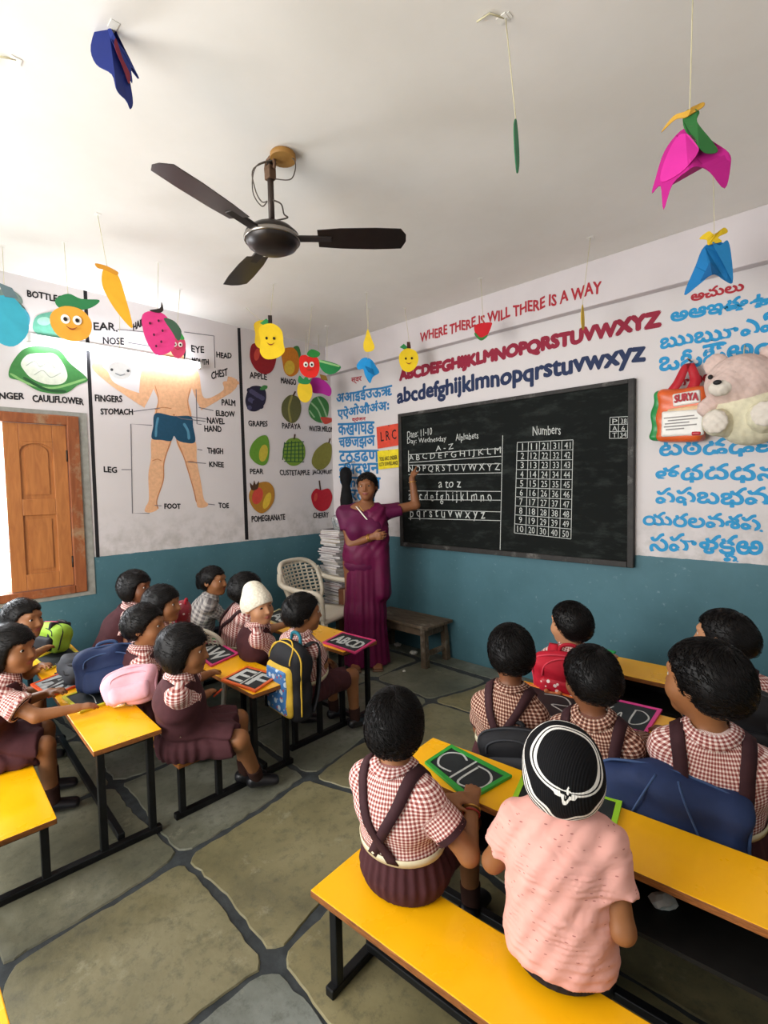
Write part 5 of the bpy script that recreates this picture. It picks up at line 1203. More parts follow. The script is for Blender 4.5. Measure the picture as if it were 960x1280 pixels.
# ================================================================ SCHOOL BAGS
def frame(c, yaw, pitch=0, roll=0): return A(c), rotm(yaw, pitch, roll)
def cloth(name, c, rough=.7, **k): return mat(name, c, rough, .3, var=.1, scale=20, bump=.2, bscale=120, **k)
def bag(label, c, Rm, w_, d_, h_, m, mp=None, piping=None, strap=None, name='backpack', group=None, pocket=True, pk=(.30, .27), sag=.0, seed=0, handle=None, straps=True):
    """c: centre of the back panel's foot; local +y is the outer face"""
    c = A(c); o = empty(name, c, label, 'bag', group); L = lambda x, y, z: c+Rm @ A(x, y, z); g = fuzz(.004+sag, .8, seed)
    bp_ = [rbox(L(0, d_*.5, h_*.44), Rm, (w_/2, d_/2, h_*.44), .045, .03), ell(L(0, d_*.46, h_*.82), Rm, (w_*.47, d_*.5, h_*.2), .06)]
    body_ = soft('bag_body', bp_, .0075, m, o, lambda X, Y, Z, d: d+g(X, Y, Z))
    if pocket:
        soft('front_pocket', [rbox(L(0, d_*1.02, h_*pk[0]), Rm, (w_*.40, d_*.20, h_*pk[1]), .03, .02)], .0065, mp or m, o, lambda X, Y, Z, d: d+g(X, Y, Z)*.7)
    pm = piping or m
    pts = [(-w_*.46, .10*h_), (-w_*.47, .6*h_), (-w_*.40, .88*h_), (-w_*.2, .985*h_), (w_*.2, .985*h_), (w_*.40, .88*h_), (w_*.47, .6*h_), (w_*.46, .10*h_)]
    for yy in (.72,):
        P = [trace(bp_, L(x*1.25, d_*yy, (z-h_*.45)*1.15+h_*.45)[None], unit(-(Rm @ A(x, 0, z-h_*.45)))[None], .001)[0] for x, z in spline(pts, 5, False)]
        mb = MB(); mb.tube(P, .0045, 6); mb.build('piping', pm, body_)
    if pocket:
        P = [trace(bp_, L(x*.9, d_*2, (pk[0]+pk[1]+.03)*h_+z)[None], (-Rm[:, 1])[None], .001)[0] for x, z in spline([(-w_*.40, 0), (-w_*.36, .15*h_), (-w_*.15, .24*h_), (w_*.15, .24*h_), (w_*.36, .15*h_), (w_*.40, 0)], 5, False)]
        mb = MB(); mb.tube(P, .004, 6); mb.build('zip', pm, body_)
    P = spline([L(-.045, .02, h_*.93), L(-.04, .02, h_*1.06), L(0, .02, h_*1.10), L(.04, .02, h_*1.06), L(.045, .02, h_*.93)], 5, False)
    mb = MB(); mb.tube(P, .009, 8); mb.build('handle', handle or strap or m, o)
    if straps:
        for sx in (-1, 1):
            cp_ = spline([L(sx*w_*.22, .01, h_*.93), L(sx*w_*.28, -.05, h_*.97), L(sx*w_*.34, -.055, h_*.70), L(sx*w_*.40, -.03, h_*.35), L(sx*w_*.42, .01, h_*.10)], 6, False) if straps is True else straps[sx]
            E1 = A([q+Rm[:, 0]*.019 for q in cp_]); E2 = A([q-Rm[:, 0]*.019 for q in cp_]); ribbon('shoulder_strap', E1, E2, np.tile(-Rm[:, 1], (len(cp_), 1)), .006, strap or m, o)
    return o, L
BLKC = cloth('black_nylon', '1a1a1e'); NVY = cloth('navy_nylon', '1f2f55'); NVY2 = cloth('navy_light', '3a5078'); PNKC = cloth('pink_cloth', 'e0a9b6'); REDC = cloth('red_nylon', 'b3142b'); REDL = cloth('red_light', 'c93a4c')
YELC = cloth('yellow_nylon', 'd8b13c'); TEAL = cloth('teal_nylon', '1f6f80'); CHAR = cloth('charcoal_cloth', '34363b')
def blob_print(name, ground, cols, scale):
    m, t = new_mat(name, .5, .4); v = t.coord(); c = ground
    for i, (cc_, th_) in enumerate(cols):
        mp = t.n('ShaderNodeMapping'); mp.inputs['Location'].default_value = (i*3.1, i*1.7, i*2.3); t.l(v, mp.inputs[0]); vo = t.n('ShaderNodeTexVoronoi'); vo.inputs['Scale'].default_value = scale*(1+.3*i); t.l(mp.outputs[0], vo.inputs['Vector'])
        c = t.mix(t.math('LESS_THAN', vo.outputs['Distance'], th_), c, cc_)
    t.l(c, t.b.inputs['Base Color']); return m
Rm = rotm(176); c = A(1.865, -1.845, .275)
o, L = bag('black backpack with yellow piping and blue printed pocket worn by front row boy', c, Rm, .29, .12, .40, BLKC, YELC, YELC, BLKC, handle=TEAL, seed=3, pk=(.40, .34))
PRN = blob_print('blue_cartoon_print', '3f78b5', [('c9dcec', .33), ('b8434a', .20), ('e6e3dc', .17), ('d9c04a', .14)], 22)
soft('pocket_panel', [rbox(L(0, .12*1.02+.020, .40*.40), Rm, (.29*.33, .012, .40*.285), .01, .01)], .005, PRN, o)
k = KID['p17']; Rm = np.stack([-k['Rt'], -k['fw'], k['up']], 1); c = k['Pc']-k['fw']*.105-U*.02
o, L = bag('red backpack with white dots worn by the child nearest the blackboard wall', c, Rm, .31, .085, .37, REDC, blob_print('red_dotted', 'b3142b', [('e9d9d4', .22), ('e8c9c2', .15)], 26), REDL, REDC, seed=5, pk=(.42, .27))
soft('flower_patch', [ell(L(-.045, .118, .165), Rm, (.038, .010, .036))]+[ell(L(-.045+.03*math.cos(a), .118, .165+.028*math.sin(a)), Rm, (.016, .010, .016), .006) for a in np.linspace(0, 2*math.pi, 8, endpoint=False)], .004, mat('white_patch', 'ddd5cf', .7), o)
soft('round_patch', [ell(L(.055, .118, .175), Rm, (.036, .010, .030))]+[ell(L(.055+.03*sx, .118, .203), Rm, (.012, .009, .012), .006) for sx in (-1, 1)], .004, mat('orange_patch', 'b0643a', .7), o)
c = aty(836, 1010, -1.80); Rm = rotm(176)
c[2] = .31; c = A(aty(838, 1040, -1.75)[0], -1.745, .302)
o, L = bag('large navy blue backpack slumped behind the boy in maroon gingham', c, rotm(185, 12), .40, .15, .30, NVY, NVY, NVY2, NVY, seed=7, sag=.003, pocket=False, straps=False)
for sx, x0 in ((-1, -.03), (1, .03)):
    E = []; bpz = [rbox(L(0, .075, .132), rotm(185, 12), (.2, .075, .132), .045, .03), ell(L(0, .069, .246), rotm(185, 12), (.188, .075, .06), .06)]
    P = [trace(bpz, L(x0+sx*t_*.10, .4, .285-.22*t_)[None], (-rotm(185, 12)[:, 1])[None], .004)[0] for t_ in np.linspace(0, 1, 14)]
    mb = MB(); mb.tube(P, .0035, 6); mb.build('seam_cord', NVY2, o)
k = KID['p14']; c = k['Pc']-k['fw']*.12+k['Rt']*.10-U*.03
bag('black school bag propped at the back of the middle bench boy with crossed straps', c, rotm(192, 10, 12), .25, .09, .20, BLKC, CHAR, CHAR, BLKC, seed=8, straps=False)
k = KID['p18']; Rm = np.stack([-k['Rt'], -k['fw'], k['up']], 1); c = k['Pc']-k['fw']*.105-U*.04
bag('black backpack at the right photo edge worn by the child with swept hair', c, Rm, .31, .13, .32, BLKC, BLKC, CHAR, BLKC, seed=9)
bag('navy school bag slumped on the desk behind the pink bag', A(1.30, -2.615, .4815), rotm(-112, 14, 4), .28, .11, .22, NVY, NVY, NVY2, NVY2, seed=10, sag=.006)
bag('pink school bag lying at the back of the girl with cream belt', A(1.60, -2.61, .4815), rotm(-118, 30, 8), .22, .08, .165, PNKC, PNKC, PNKC, PNKC, seed=11, sag=.006, straps=False)
bag('soft charcoal bag lying flat on the desk by the navy bag', A(.80, -2.66, .4815), np.stack([A(0, 1, 0), A(0, 0, 1), A(1, 0, 0)], 1), .20, .085, .33, CHAR, CHAR, BLKC, BLKC, seed=12, sag=.009)
# red patterned bag
k = KID['p7']; c = aty(238, 785, -2.02); bag('red and white patterned bag between the wall and the girl in grey checks', A(c[0], c[1], c[2]-.02), rotm(150), .20, .10, .19, blob_print('red_print', '8f2634', [('d8c7c4', .22), ('3f6f74', .16)], 30), None, REDL, REDC, seed=13, pocket=False, straps=False)
# green, pink and black bag on the far end of the desk by the wall
c = A(.50, -2.66, .4815); q = atz(98, 808, .4815); c = A(.36, -2.63, .4815)
LIME = cloth('lime_cloth', '8fb53a'); o, L = bag('lime green bag with pink and black panels on the desk below the shutter', c, rotm(200, 14), .24, .12, .17, LIME, BLKC, cloth('dark_trim', '20211f'), BLKC, seed=14, straps=False)
soft('pink_panel', [rbox(L(.02, .05, .165), rotm(200, 14), (.07, .035, .014), .012)], .006, cloth('pink_panel_cloth', 'd84a72'), o)
soft('black_band', [rbox(L(-.05, .06, .10), rotm(200, 14), (.014, .068, .085), .012)], .006, BLKC, o)

# ================================================================ SLATES
SLB = mat('slate_black', '23282a', .6, .3, var=.25, scale=12)
def slate(label, px, z, fc, words=(), strokes=(), pale=False, dust=True):
    """px: far left, far right, near right, near left corners on a desk top at height z"""
    q = [atz(*p, z+.0015) for p in px]; o = empty('slate', (sum(q)/4), label, 'slate', 'writing slates')
    if pale: bmt = mat('slate_chalky', '9fa3a4', .8, .1, var=.35, scale=25)
    else: bmt = SLB
    P = lambda u, v, w_=0: q[0]*(1-u)*(1-v)+q[1]*u*(1-v)+q[2]*u*v+q[3]*(1-u)*v+A(0, 0, w_)
    wu = np.linalg.norm(q[1]-q[0]); wv = np.linalg.norm(q[3]-q[0]); fu, fv = .016/wu, .016/wv
    def slab(mb, u0, u1, v0, v1, w0, w1):
        vs = [P(u0, v0, w0), P(u1, v0, w0), P(u1, v1, w0), P(u0, v1, w0), P(u0, v0, w1), P(u1, v0, w1), P(u1, v1, w1), P(u0, v1, w1)]
        mb.add(vs, [(0, 1, 2, 3), (4, 7, 6, 5), (0, 4, 5, 1), (1, 5, 6, 2), (2, 6, 7, 3), (3, 7, 4, 0)])
    mb = MB(); slab(mb, fu*.6, 1-fu*.6, fv*.6, 1-fv*.6, .002, .0055); wb = mb.build('writing_board', bmt, o)
    mb = MB(); slab(mb, 0, 1, 0, fv, 0, .009); slab(mb, 0, 1, 1-fv, 1, 0, .009); slab(mb, 0, fu, fv, 1-fv, 0, .009); slab(mb, 1-fu, 1, fv, 1-fv, 0, .009); mb.build('slate_frame', mat('slate_frame_'+fc, fc, .45, .4, var=.06), o)
    for s, (u0, v0), (u1, v1), b in words: lettering('chalk_writing', s, P(u0, v1, .0058), P(u1, v1, .0058), P(u0, v0, .0058), CHALK if not pale else BLK, wb, 0, (0, 0, 1), .0002, thick=b)
    for pts, wd in strokes:
        c_ = [P(u, v, .0062) for u, v in (spline(pts, 6, False) if len(pts) > 2 else pts)]; mb = MB(); n = len(c_); L_, R_ = [], []
        for i in range(n):
            d = c_[min(i+1, n-1)]-c_[max(i-1, 0)]; nn = unit(np.cross(d, (0, 0, 1)))*wd/2; L_.append(c_[i]+nn); R_.append(c_[i]-nn)
        mb.add(L_+R_, [(i, n+i, n+i+1, i+1) for i in range(n-1)]); mb.build('chalk_stroke', CHALK, wb)
    return o
slate('yellow framed slate under the hand of the left edge girl', [(138, 852), (160, 871), (100, 892), (77, 873)], .48, 'd8d22f', strokes=[([(.2, .3), (.5, .35), (.8, .3)], .004), ([(.2, .6), (.5, .55), (.85, .62)], .004)])
slate('chalky pale slate with orange frame between the left edge girl\'s hands', [(92, 836), (111, 853), (60, 873), (38, 857)], .48, 'd9532b', [('AB', (.15, .15), (.85, .80), .003)], pale=True)
slate('yellow framed slate lying before the boy beside the window', [(86, 808), (103, 821), (58, 839), (42, 825)], .48, 'd3c231')
slate('orange framed slate reading E F at the aisle end of the desk', [(309, 834), (350, 845), (319, 866), (276, 851)], .48, 'e2642a', [('E', (.10, .16), (.44, .82), .003), ('F', (.58, .16), (.90, .82), .003)], [([(.5, .08), (.5, .92)], .009), ([(.10, .5), (.9, .5)], .004)])
slate('pink framed slate with A W in the left rows', [(268, 801), (299, 818), (264, 834), (236, 813)], .48, 'd83a7d', [('AW', (.12, .2), (.88, .8), .004)])
slate('green framed slate behind the pink framed slate in the left rows', [(254, 788), (272, 799), (243, 809), (224, 798)], .48, '3aa24a')
slate('pink framed slate reading A B C D on the front left desk', [(428, 791), (470, 801.5), (444, 818), (403, 804)], .495, 'dd3f78', [('ABCD', (.10, .25), (.90, .75), .004)])
slate('dark slate with cream frame in front of the child in the white cap', [(349, 762), (376, 770), (352, 784), (327, 773)], .495, 'c9bd8a', [('AS', (.15, .2), (.85, .8), .003)])
Cst = [(.40, .22), (.25, .12), (.10, .30), (.08, .58), (.20, .80), (.42, .74)]
Dst = [(.60, .24), (.62, .80), (.76, .82), (.92, .62), (.90, .36), (.76, .20), (.58, .20)]
slate('green framed slate with large chalk C and D before the nearest boy', [(564, 933), (640, 972), (586, 1003), (531, 955)], .50, '2f9a3a', strokes=[(Cst, .008), ([(.50, .05), (.50, .95)], .008), (Dst, .008)])
slate('lime framed slate half hidden under the striped cap', [(655, 966), (778, 1004), (769, 1041), (640, 1001)], .50, '9bd22f')
slate('orange framed slate with large chalk curls between two middle row boys', [(650, 853), (738, 879), (711, 911), (630, 883)], .50, 'e8813c', strokes=[([(.42, .2), (.68, .12), (.82, .35), (.60, .48), (.80, .62), (.72, .86), (.46, .80)], .008)])
slate('pink framed slate with chalk a and D left of the boy in maroon gingham', [(758, 873), (828, 889), (808, 920), (744, 904)], .50, 'e23f90', strokes=[([(.20, .30), (.10, .55), (.25, .75), (.38, .45), (.40, .80)], .006), ([(.60, .25), (.60, .75), (.80, .70), (.88, .45), (.74, .25), (.58, .25)], .007)])
slate('orange framed slate at the right photo edge on the middle desk', [(941, 913), (1000, 927), (985, 962), (925, 945)], .50, 'e2642a', strokes=[([(.2, .3), (.5, .6), (.8, .3)], .006)])
slate('green framed slate by the hand of the child with the red backpack', [(722, 806), (770, 816), (752, 832), (704, 820)], .50, '2fae55')
slate('yellow green framed slate beyond the child with swept hair', [(936, 845), (990, 853), (985, 880), (928, 869)], .50, 'b4c83a', strokes=[([(.3, .3), (.6, .2), (.7, .6), (.4, .8)], .006)])

# ================================================================ HANGING PAPER CUT-OUTS
PAP = {}
def paper(c): return mat('card_'+c, c, .65, .25, var=.06, scale=14)
def blob(cx, cy, rx, ry, n=16, rot=0): return oval(cx, cy, rx, ry, rot, n)
def cutout(label, cat, layers, top=None, ctr=(0, 0), depth=None, turn=0, tilt=0, knot=None, fold=0.0, name='paper_cutout', str2=None, group='hanging paper fruit'):
    """layers [(part, colour, outline in photo pixels)] cut from card, hung from the ceiling by a string"""
    q = ray(*ctr)
    if depth is None:
        t3 = atz(*top, H); k = ((t3-CAM)[:2] @ q[:2])/(q[:2] @ q[:2]); c = CAM+q*k; depth = k
    else: k = depth; c = CAM+q*k; t3 = A(c[0], c[1], H) if top is None else A(*(CAM+ray(*top)*((H-CAM[2])/ray(*top)[2])))
    if depth and top is None: t3 = A(c[0], c[1], H)
    sc = depth/FPX; hdg = math.degrees(math.atan2(-(CAM-c)[0], (CAM-c)[1])) + turn      # heading of the face towards the viewer
    n = A(-math.sin(R(hdg)), math.cos(R(hdg)), 0); Uu = A(n[1]*-1, n[0], 0); Uu = -A(math.cos(R(hdg)), math.sin(R(hdg)), 0); V = A(0, 0, 1)
    o = empty(name, c, label, cat, group)
    main = None
    for i, (pn_, col, P) in enumerate(layers):
        P = [(x, -y) for x, y in P]; pts = [(p[0]*sc, p[1]*sc) for p in (spline(P, 4) if len(P) > 4 else P)]
        mb = MB(); mb.prism([tuple(p) for p in pts], (c+n*.0032*i, Uu, V, n), .003); sub = pn_ in ('eye', 'eye_white', 'mouth', 'seed', 'rind', 'lining', 'fin') and main is not None; b = mb.build(pn_, paper(col), main if sub else o)
        if not sub: main = b
        if fold:
            me = b.data; off = A(world_loc(b))-c
            for v in me.vertices:
                w_ = A(v.co)+off; u_ = w_ @ Uu; v.co += Vector(n*(-fold*abs(u_)-(.25*fold*w_[2])))
    mb = MB(); kp = c+(V*(-knot[1])+Uu*knot[0])*sc if knot else c
    mb.tube([tuple(kp), (t3[0], t3[1], H-.001)], .0018, 5); mb.build('string', mat('string_cream', 'c9c2a0', .8), o)
    mb = MB(); mb.box((t3[0]-.018, t3[1]-.012, H-.002), (t3[0]+.018, t3[1]+.012, H-.0002)); mb.build('tape', mat('tape_white', 'e4e2da', .4), o)
    return o
def face(cx, cy, s, white=False):
    L = []
    if white: L += [('eye_white', 'f0ece4', blob(cx-6*s, cy, 4.6*s, 5.4*s, 10)), ('eye_white', 'f0ece4', blob(cx+6*s, cy, 4.6*s, 5.4*s, 10))]
    L += [('eye', '231a18', blob(cx-6*s, cy+.5, 2*s, 2.4*s, 8)), ('eye', '231a18', blob(cx+6*s, cy+.5, 2*s, 2.4*s, 8)), ('mouth', '8e3b22', [(cx-6*s, cy+8*s), (cx-2*s, cy+10.5*s), (cx+2*s, cy+10.5*s), (cx+6*s, cy+8*s), (cx+2*s, cy+12*s), (cx-2*s, cy+12*s)])]
    return L
cutout('navy blue folded paper flower hanging at the upper left of the ceiling', 'paper decoration', [('petal', '1c2b70', [(-12, -55), (-27, -22), (-22, 5), (-5, 22), (0, 45), (10, 50), (14, 58), (18, 46), (16, 20), (14, 0), (26, 5), (12, -22)]), ('petal', '24357f', [(-8, -52), (2, -25), (12, -18), (27, 5), (18, -2), (18, 20), (6, 0), (-4, -25)]), ('lining', '7c2338', [(2, -25), (8, -5), (16, 10), (14, 25), (8, 8), (0, -12)])], ctr=(144, 72), depth=1.55, knot=(-12, -55), fold=.7)
cutout('magenta paper flower with green sepals hanging at upper right', 'paper decoration', [('petal', 'b01a7d', [(-12, -35), (-30, -20), (-40, 10), (-44, 28), (-34, 24), (-30, 58), (-20, 30), (-2, 22), (8, 20), (20, 28), (36, 50), (42, 22), (40, 5), (22, -12), (6, -30)]), ('petal', 'c92a92', [(-12, -30), (-28, -10), (-34, 18), (-16, 22), (0, 14), (8, -6)]),
    ('sepal', '2f6b36', [(-8, -55), (8, -50), (6, -36), (22, -10), (28, 4), (14, 4), (2, -14), (-8, -34)]), ('bow', 'c79a3a', [(-34, -46), (-20, -58), (-4, -54), (12, -60), (12, -54), (-4, -46), (-18, -52)])], ctr=(864, 190), depth=1.45, knot=(-2, -52), fold=.5)
cutout('blue folded paper flower with yellow knot hanging before the red Telugu heading', 'paper decoration', [('petal', '1c74b0', [(-8, -22), (-18, 0), (-30, 32), (-14, 26), (2, 18), (12, 26), (22, 30), (20, 0), (14, -20)]), ('petal', '2a86c2', [(0, -22), (12, 6), (22, 28), (20, -6), (16, -24), (8, -18)]), ('inner_petal', '145a90', [(-12, 22), (-2, 2), (8, 18), (0, 20)]), ('bow', 'dbb928', [(-14, -34), (-4, -38), (2, -32), (12, -40), (16, -34), (6, -28), (10, -22), (-4, -20), (-6, -28)])], ctr=(890, 325), depth=2.35, knot=(2, -30), fold=.6)
cutout('thin green paper leaf seen edge on below the ceiling', 'paper decoration', [('leaf', '2f7a52', [(0, -32), (22, -14), (24, 8), (2, 30), (-20, 10), (-22, -14)])], top=(632, 22), ctr=(645, 184), turn=83, knot=(0, -32))
cutout('teal paper fruit cut by the left photo edge', 'paper decoration', [('fruit_shape', '3a9fb5', [(-16, -20), (4, -28), (18, -10), (20, 14), (4, 34), (-14, 28), (-22, 4)]), ('leaf', '5f7378', [(-8, -42), (6, -38), (12, -26), (-2, -26)])], top=(3, 308), ctr=(10, 398), knot=(-2, -36))
cutout('smiling orange mango cut-out with green cap beside the bottle gourd', 'paper decoration', [('leaf', '2f7a4a', [(-14, -26), (0, -36), (14, -32), (34, -34), (26, -24), (12, -18), (-8, -16)]), ('fruit_shape', 'e0a13a', [(-18, -10), (-4, -20), (14, -18), (24, -4), (20, 14), (4, 22), (-12, 18), (-20, 4)])]+face(2, -4, 1.05, True), top=(80, 303), ctr=(87, 404), knot=(0, -34))
cutout('yellow paper banana hanging above the painted body', 'paper decoration', [('fruit_shape', 'e0a72c', [(-10, -32), (-2, -36), (6, -28), (12, -8), (20, 34), (8, 24), (-4, 6), (-12, -14)]), ('stem', 'c98b2a', [(-18, -38), (-6, -37), (6, -32), (4, -28), (-8, -32), (-16, -33)])], top=(122, 268), ctr=(142, 372), knot=(-5, -33))
cutout('pink paper strawberry with black seeds over the painted head', 'paper decoration', [('fruit_shape', 'd53a7e', [(-18, -20), (-4, -26), (10, -20), (18, 4), (14, 20), (-2, 28), (-12, 18), (-18, 0)]), ('leaf', '3f5a48', [(6, -18), (18, -16), (26, -4), (22, 8), (14, -4)]), ('stem', '2a2320', [(-10, -26), (2, -30), (4, -38), (6, -28), (0, -24)])]+[('seed', '4a1530', blob(x, y, 1.2, 1.6, 6)) for x, y in ((-10, -10), (0, -14), (4, -2), (-6, 4), (2, 12), (-4, 18))], top=(198, 328), ctr=(199, 416), knot=(-1, -27))
cutout('small pink red strawberry face hanging right of the pink strawberry', 'paper decoration', [('fruit_shape', 'cf4468', [(-8, -10), (2, -14), (9, -6), (8, 8), (0, 16), (-8, 8)]), ('leaf', '3c9a4a', [(-4, -12), (0, -22), (6, -14), (8, -8), (0, -8)])]+face(0, -1, .55, True), top=(225, 362), ctr=(222, 432), knot=(0, -20))
LEM = [(-13, -16), (2, -22), (14, -14), (16, 2), (17, 12), (8, 20), (-6, 22), (-13, 14), (-12, 0)]
cutout('yellow smiling lemon cut-out with dark stem over the painted apple', 'paper decoration', [('leaf', '2f8a4a', [(-12, -22), (-4, -28), (2, -22), (-4, -18)]), ('stem', '2a2320', [(-2, -32), (3, -32), (3, -20), (-2, -20)]), ('fruit_shape', 'edc927', LEM)]+face(0, -4, .75), top=(342, 355), ctr=(338, 427), knot=(1, -30))
cutout('yellow lemon cut-out half hidden behind the smiling lemon', 'paper decoration', [('fruit_shape', 'e3bd2a', [(x*.8, y*.8) for x, y in LEM])], top=(308, 385), ctr=(329, 418), knot=(-2, -16))
cutout('red apple cut-out with big white eyes', 'paper decoration', [('fruit_shape', 'd9261f', [(-11, -10), (-4, -13), (0, -11), (6, -13), (12, -8), (13, 4), (8, 14), (-4, 14), (-11, 6)]), ('leaf', '2f8a3e', [(-2, -14), (4, -20), (14, -16), (12, -11), (4, -10)])]+face(0, -1, .62, True), top=(390, 382), ctr=(386, 457), knot=(-1, -18))
cutout('green melon slice cut-out next to the red apple face', 'paper decoration', [('fruit_shape', '2c8a4c', [(-12, -9), (14, -2), (10, 6), (0, 9), (-9, 3)]), ('rind', '9bd08a', [(-12, -9), (14, -2), (13, 0), (-11, -6)])], top=(409, 408), ctr=(411, 459), knot=(-2, -6))
cutout('yellow pineapple cut-out with green crown below the red apple face', 'paper decoration', [('fruit_shape', 'e6c32b', [(-8, -8), (0, -12), (8, -8), (9, 4), (4, 13), (-4, 13), (-9, 4)]), ('leaf', '2c8a4c', [(-8, -12), (-6, -19), (-1, -15), (3, -21), (5, -14), (9, -16), (5, -9), (-4, -9)])], top=(383, 413), ctr=(381, 489), knot=(0, -16))
cutout('magenta brinjal cut-out in front of the painted watermelon', 'paper decoration', [('fruit_shape', 'a5238e', [(-13, -10), (-4, -14), (6, -10), (14, 0), (12, 9), (2, 6), (-10, 4)]), ('leaf', '8a6a2c', [(0, -18), (8, -16), (10, -10), (2, -11)])], top=(398, 418), ctr=(400, 486), knot=(0, -14))
cutout('yellow pear cut-out on two strings near the room corner', 'paper decoration', [('fruit_shape', 'e8c52c', [(0, -14), (4, -4), (8, 8), (4, 13), (-4, 13), (-6, 5), (-3, -5)])], top=(458, 366), ctr=(460, 426), knot=(0, -14))
cutout('bright blue paper fish above the Hindi letters', 'paper decoration', [('fish_shape', '1f8fd0', [(-14, -6), (-6, -14), (4, -12), (10, -4), (14, 4), (6, 10), (2, 18), (-4, 8), (-6, 0), (-12, 0)]), ('fin', '1673ad', [(-4, -4), (6, 0), (8, 8), (0, 4)])], top=(461, 385), ctr=(460, 461), knot=(0, -12), fold=.3)
cutout('yellow orange face cut-out hanging before the letter B of the capitals', 'paper decoration', [('leaf', '2f8a4a', [(-11, -16), (-6, -20), (0, -15), (-5, -13)]), ('stem', '4a2a1e', [(-2, -22), (2, -22), (3, -14), (-2, -14)]), ('fruit_shape', 'edcb25', [(-11, -8), (-2, -14), (9, -10), (12, 0), (8, 10), (0, 15), (-8, 12), (-12, 2)])]+face(0, -2, .62), top=(506, 385), ctr=(511, 450), knot=(1, -20))
cutout('red watermelon slice cut-out hanging in front of the motto', 'paper decoration', [('fruit_shape', 'c9222c', [(-10, -7), (9, -9), (10, -4), (4, 8), (-3, 11), (-9, 5)]), ('rind', '3b7a3c', [(-10, 2), (-3, 9), (5, 6), (4, 9), (-3, 12.5), (-10, 6)])], top=(601, 348), ctr=(604, 413), knot=(0, -8))
cutout('thin yellow paper strip seen edge on before the capital T', 'paper decoration', [('fruit_shape', 'd8b52a', [(0, -17), (10, -6), (11, 8), (0, 14), (-10, 8), (-9, -6)])], top=(738, 297), ctr=(728, 398), turn=80, knot=(0, -17))
cutout('white paper face with round eyes under the tube light', 'paper decoration', [('face_shape', 'dfe3e6', blob(0, 0, 13, 11, 14)), ('eye', '4a4f55', blob(-9, 0, 1.6, 1.6, 8)), ('eye', '4a4f55', blob(9, 0, 1.6, 1.6, 8)), ('mouth', '8d9399', [(-5, 4), (0, 6), (5, 4), (5, 5), (0, 7), (-5, 5)])], top=(150, 352), ctr=(150, 463), knot=(0, -10))
for px, lb in (((20, 74), 'bit of tape and string stub on the ceiling at upper left'), ((630, 22), 'scrap of tape and string above the thin green leaf')):
    c = atz(*px, H); o = empty('string_stub', (c[0], c[1], H), lb, 'string'); mb = MB(); mb.tube([(c[0], c[1], H-.001), (c[0]-.02, c[1]-.05, H-.006), (c[0]-.06, c[1]-.06, H-.012)], .003, 5); mb.build('string', MATS['string_cream'], o)
    mb = MB(); mb.box((c[0]-.02, c[1]-.015, H-.003), (c[0]+.012, c[1]+.015, H-.0003)); mb.build('tape', MATS['tape_white'], o)

# ================================================================ TEDDY BEAR AND SHOPPING BAG on the wall
FUR = mat('pink_fur', 'd6beb5', .95, .1, var=.1, scale=30, bump=.6, bscale=220); FURY = mat('cream_fur', 'd8d2b6', .95, .1, var=.1, scale=30, bump=.6, bscale=220); FURW = mat('white_fur', 'd8d0c4', .95, .1, var=.06, scale=30, bump=.6, bscale=220)
BYY = -.17; W = lambda x, y, Y=BYY: aty(x, y, Y); I3 = np.eye(3)
o = empty('teddy_bear', W(928, 545, -.02), 'pink and cream teddy bear hanging on the wall by the Telugu letters', 'teddy bear')
fz = lambda X, Y, Z, d: d+.003*np.sin(X*150)*np.sin(Z*140+Y*120)
soft('body', [ell(W(934, 510), I3, (.155, .125, .165), .05), ell(W(940, 530), I3, (.14, .12, .11), .05)], .009, FURY, o, fz)
hc = W(926, 478, -.20)
soft('head', [ell(hc, I3, (.165, .13, .145), .03), ell(hc+A(-.05, -.10, -.02), I3, (.075, .06, .06), .03)], .008, FUR, o, fz)
for dx, dz in ((-.115, .115), (.13, .12)): soft('ear', [ell(hc+A(dx, .02, dz), I3, (.06, .03, .06))], .007, FUR, o, fz)
soft('muzzle', [ell(hc+A(-.065, -.135, -.035), I3, (.055, .04, .042))], .006, FURW, o, fz)
soft('nose', [ell(hc+A(-.072, -.178, -.012), I3, (.02, .012, .013))], .004, BLK, o)
for dx in (-.115, -.005): soft('eye', [ell(hc+A(dx, -.118, .03), I3, (.012, .009, .013))], .003, BLK, o)
soft('arm', [cap(W(905, 495, -.19), W(884, 510, -.22), .055, .048), ], .008, FUR, o, fz); soft('arm', [cap(W(955, 492, -.17), W(978, 480, -.2), .055, .05)], .008, FUR, o, fz)
soft('leg', [cap(W(920, 532, -.18), W(897, 528, -.27), .07, .072)], .008, FURY, o, fz); soft('leg', [cap(W(948, 532, -.18), W(955, 520, -.28), .07, .075)], .008, FURY, o, fz)
for px_ in ((894, 527), (956, 517)): soft('foot_pad', [ell(W(*px_, -.335), I3, (.058, .022, .062))], .006, FURW, o, fz)
mb = MB(); q = W(930, 458, -.02); mb.tube([hc+A(0, .06, .13), q+A(0, .0, .10), A(q[0], -.001, q[2]+.12)], .003, 6); mb.build('hanging_loop', MATS['string_cream'], o)
o = empty('shopping_bag', W(852, 552, -.07), 'orange, green and white plastic shopping bag with red handles on the wall', 'bag')
ORG = mat('orange_plastic', 'd8602a', .35, .5, var=.1, scale=10, bump=.3, bscale=30); GRN = mat('green_plastic', '1f8a45', .35, .5, var=.1, bump=.3, bscale=30); WHT = mat('white_plastic', 'dcd9d2', .35, .5, var=.05, bump=.3, bscale=30); REDP2 = mat('red_plastic', 'b81f2e', .35, .5, var=.1)
fz2 = fuzz(.006, .7, 2); P4 = [W(821, 487, -.10), W(884, 484, -.10), W(888, 550, -.10), W(816, 552, -.10)]
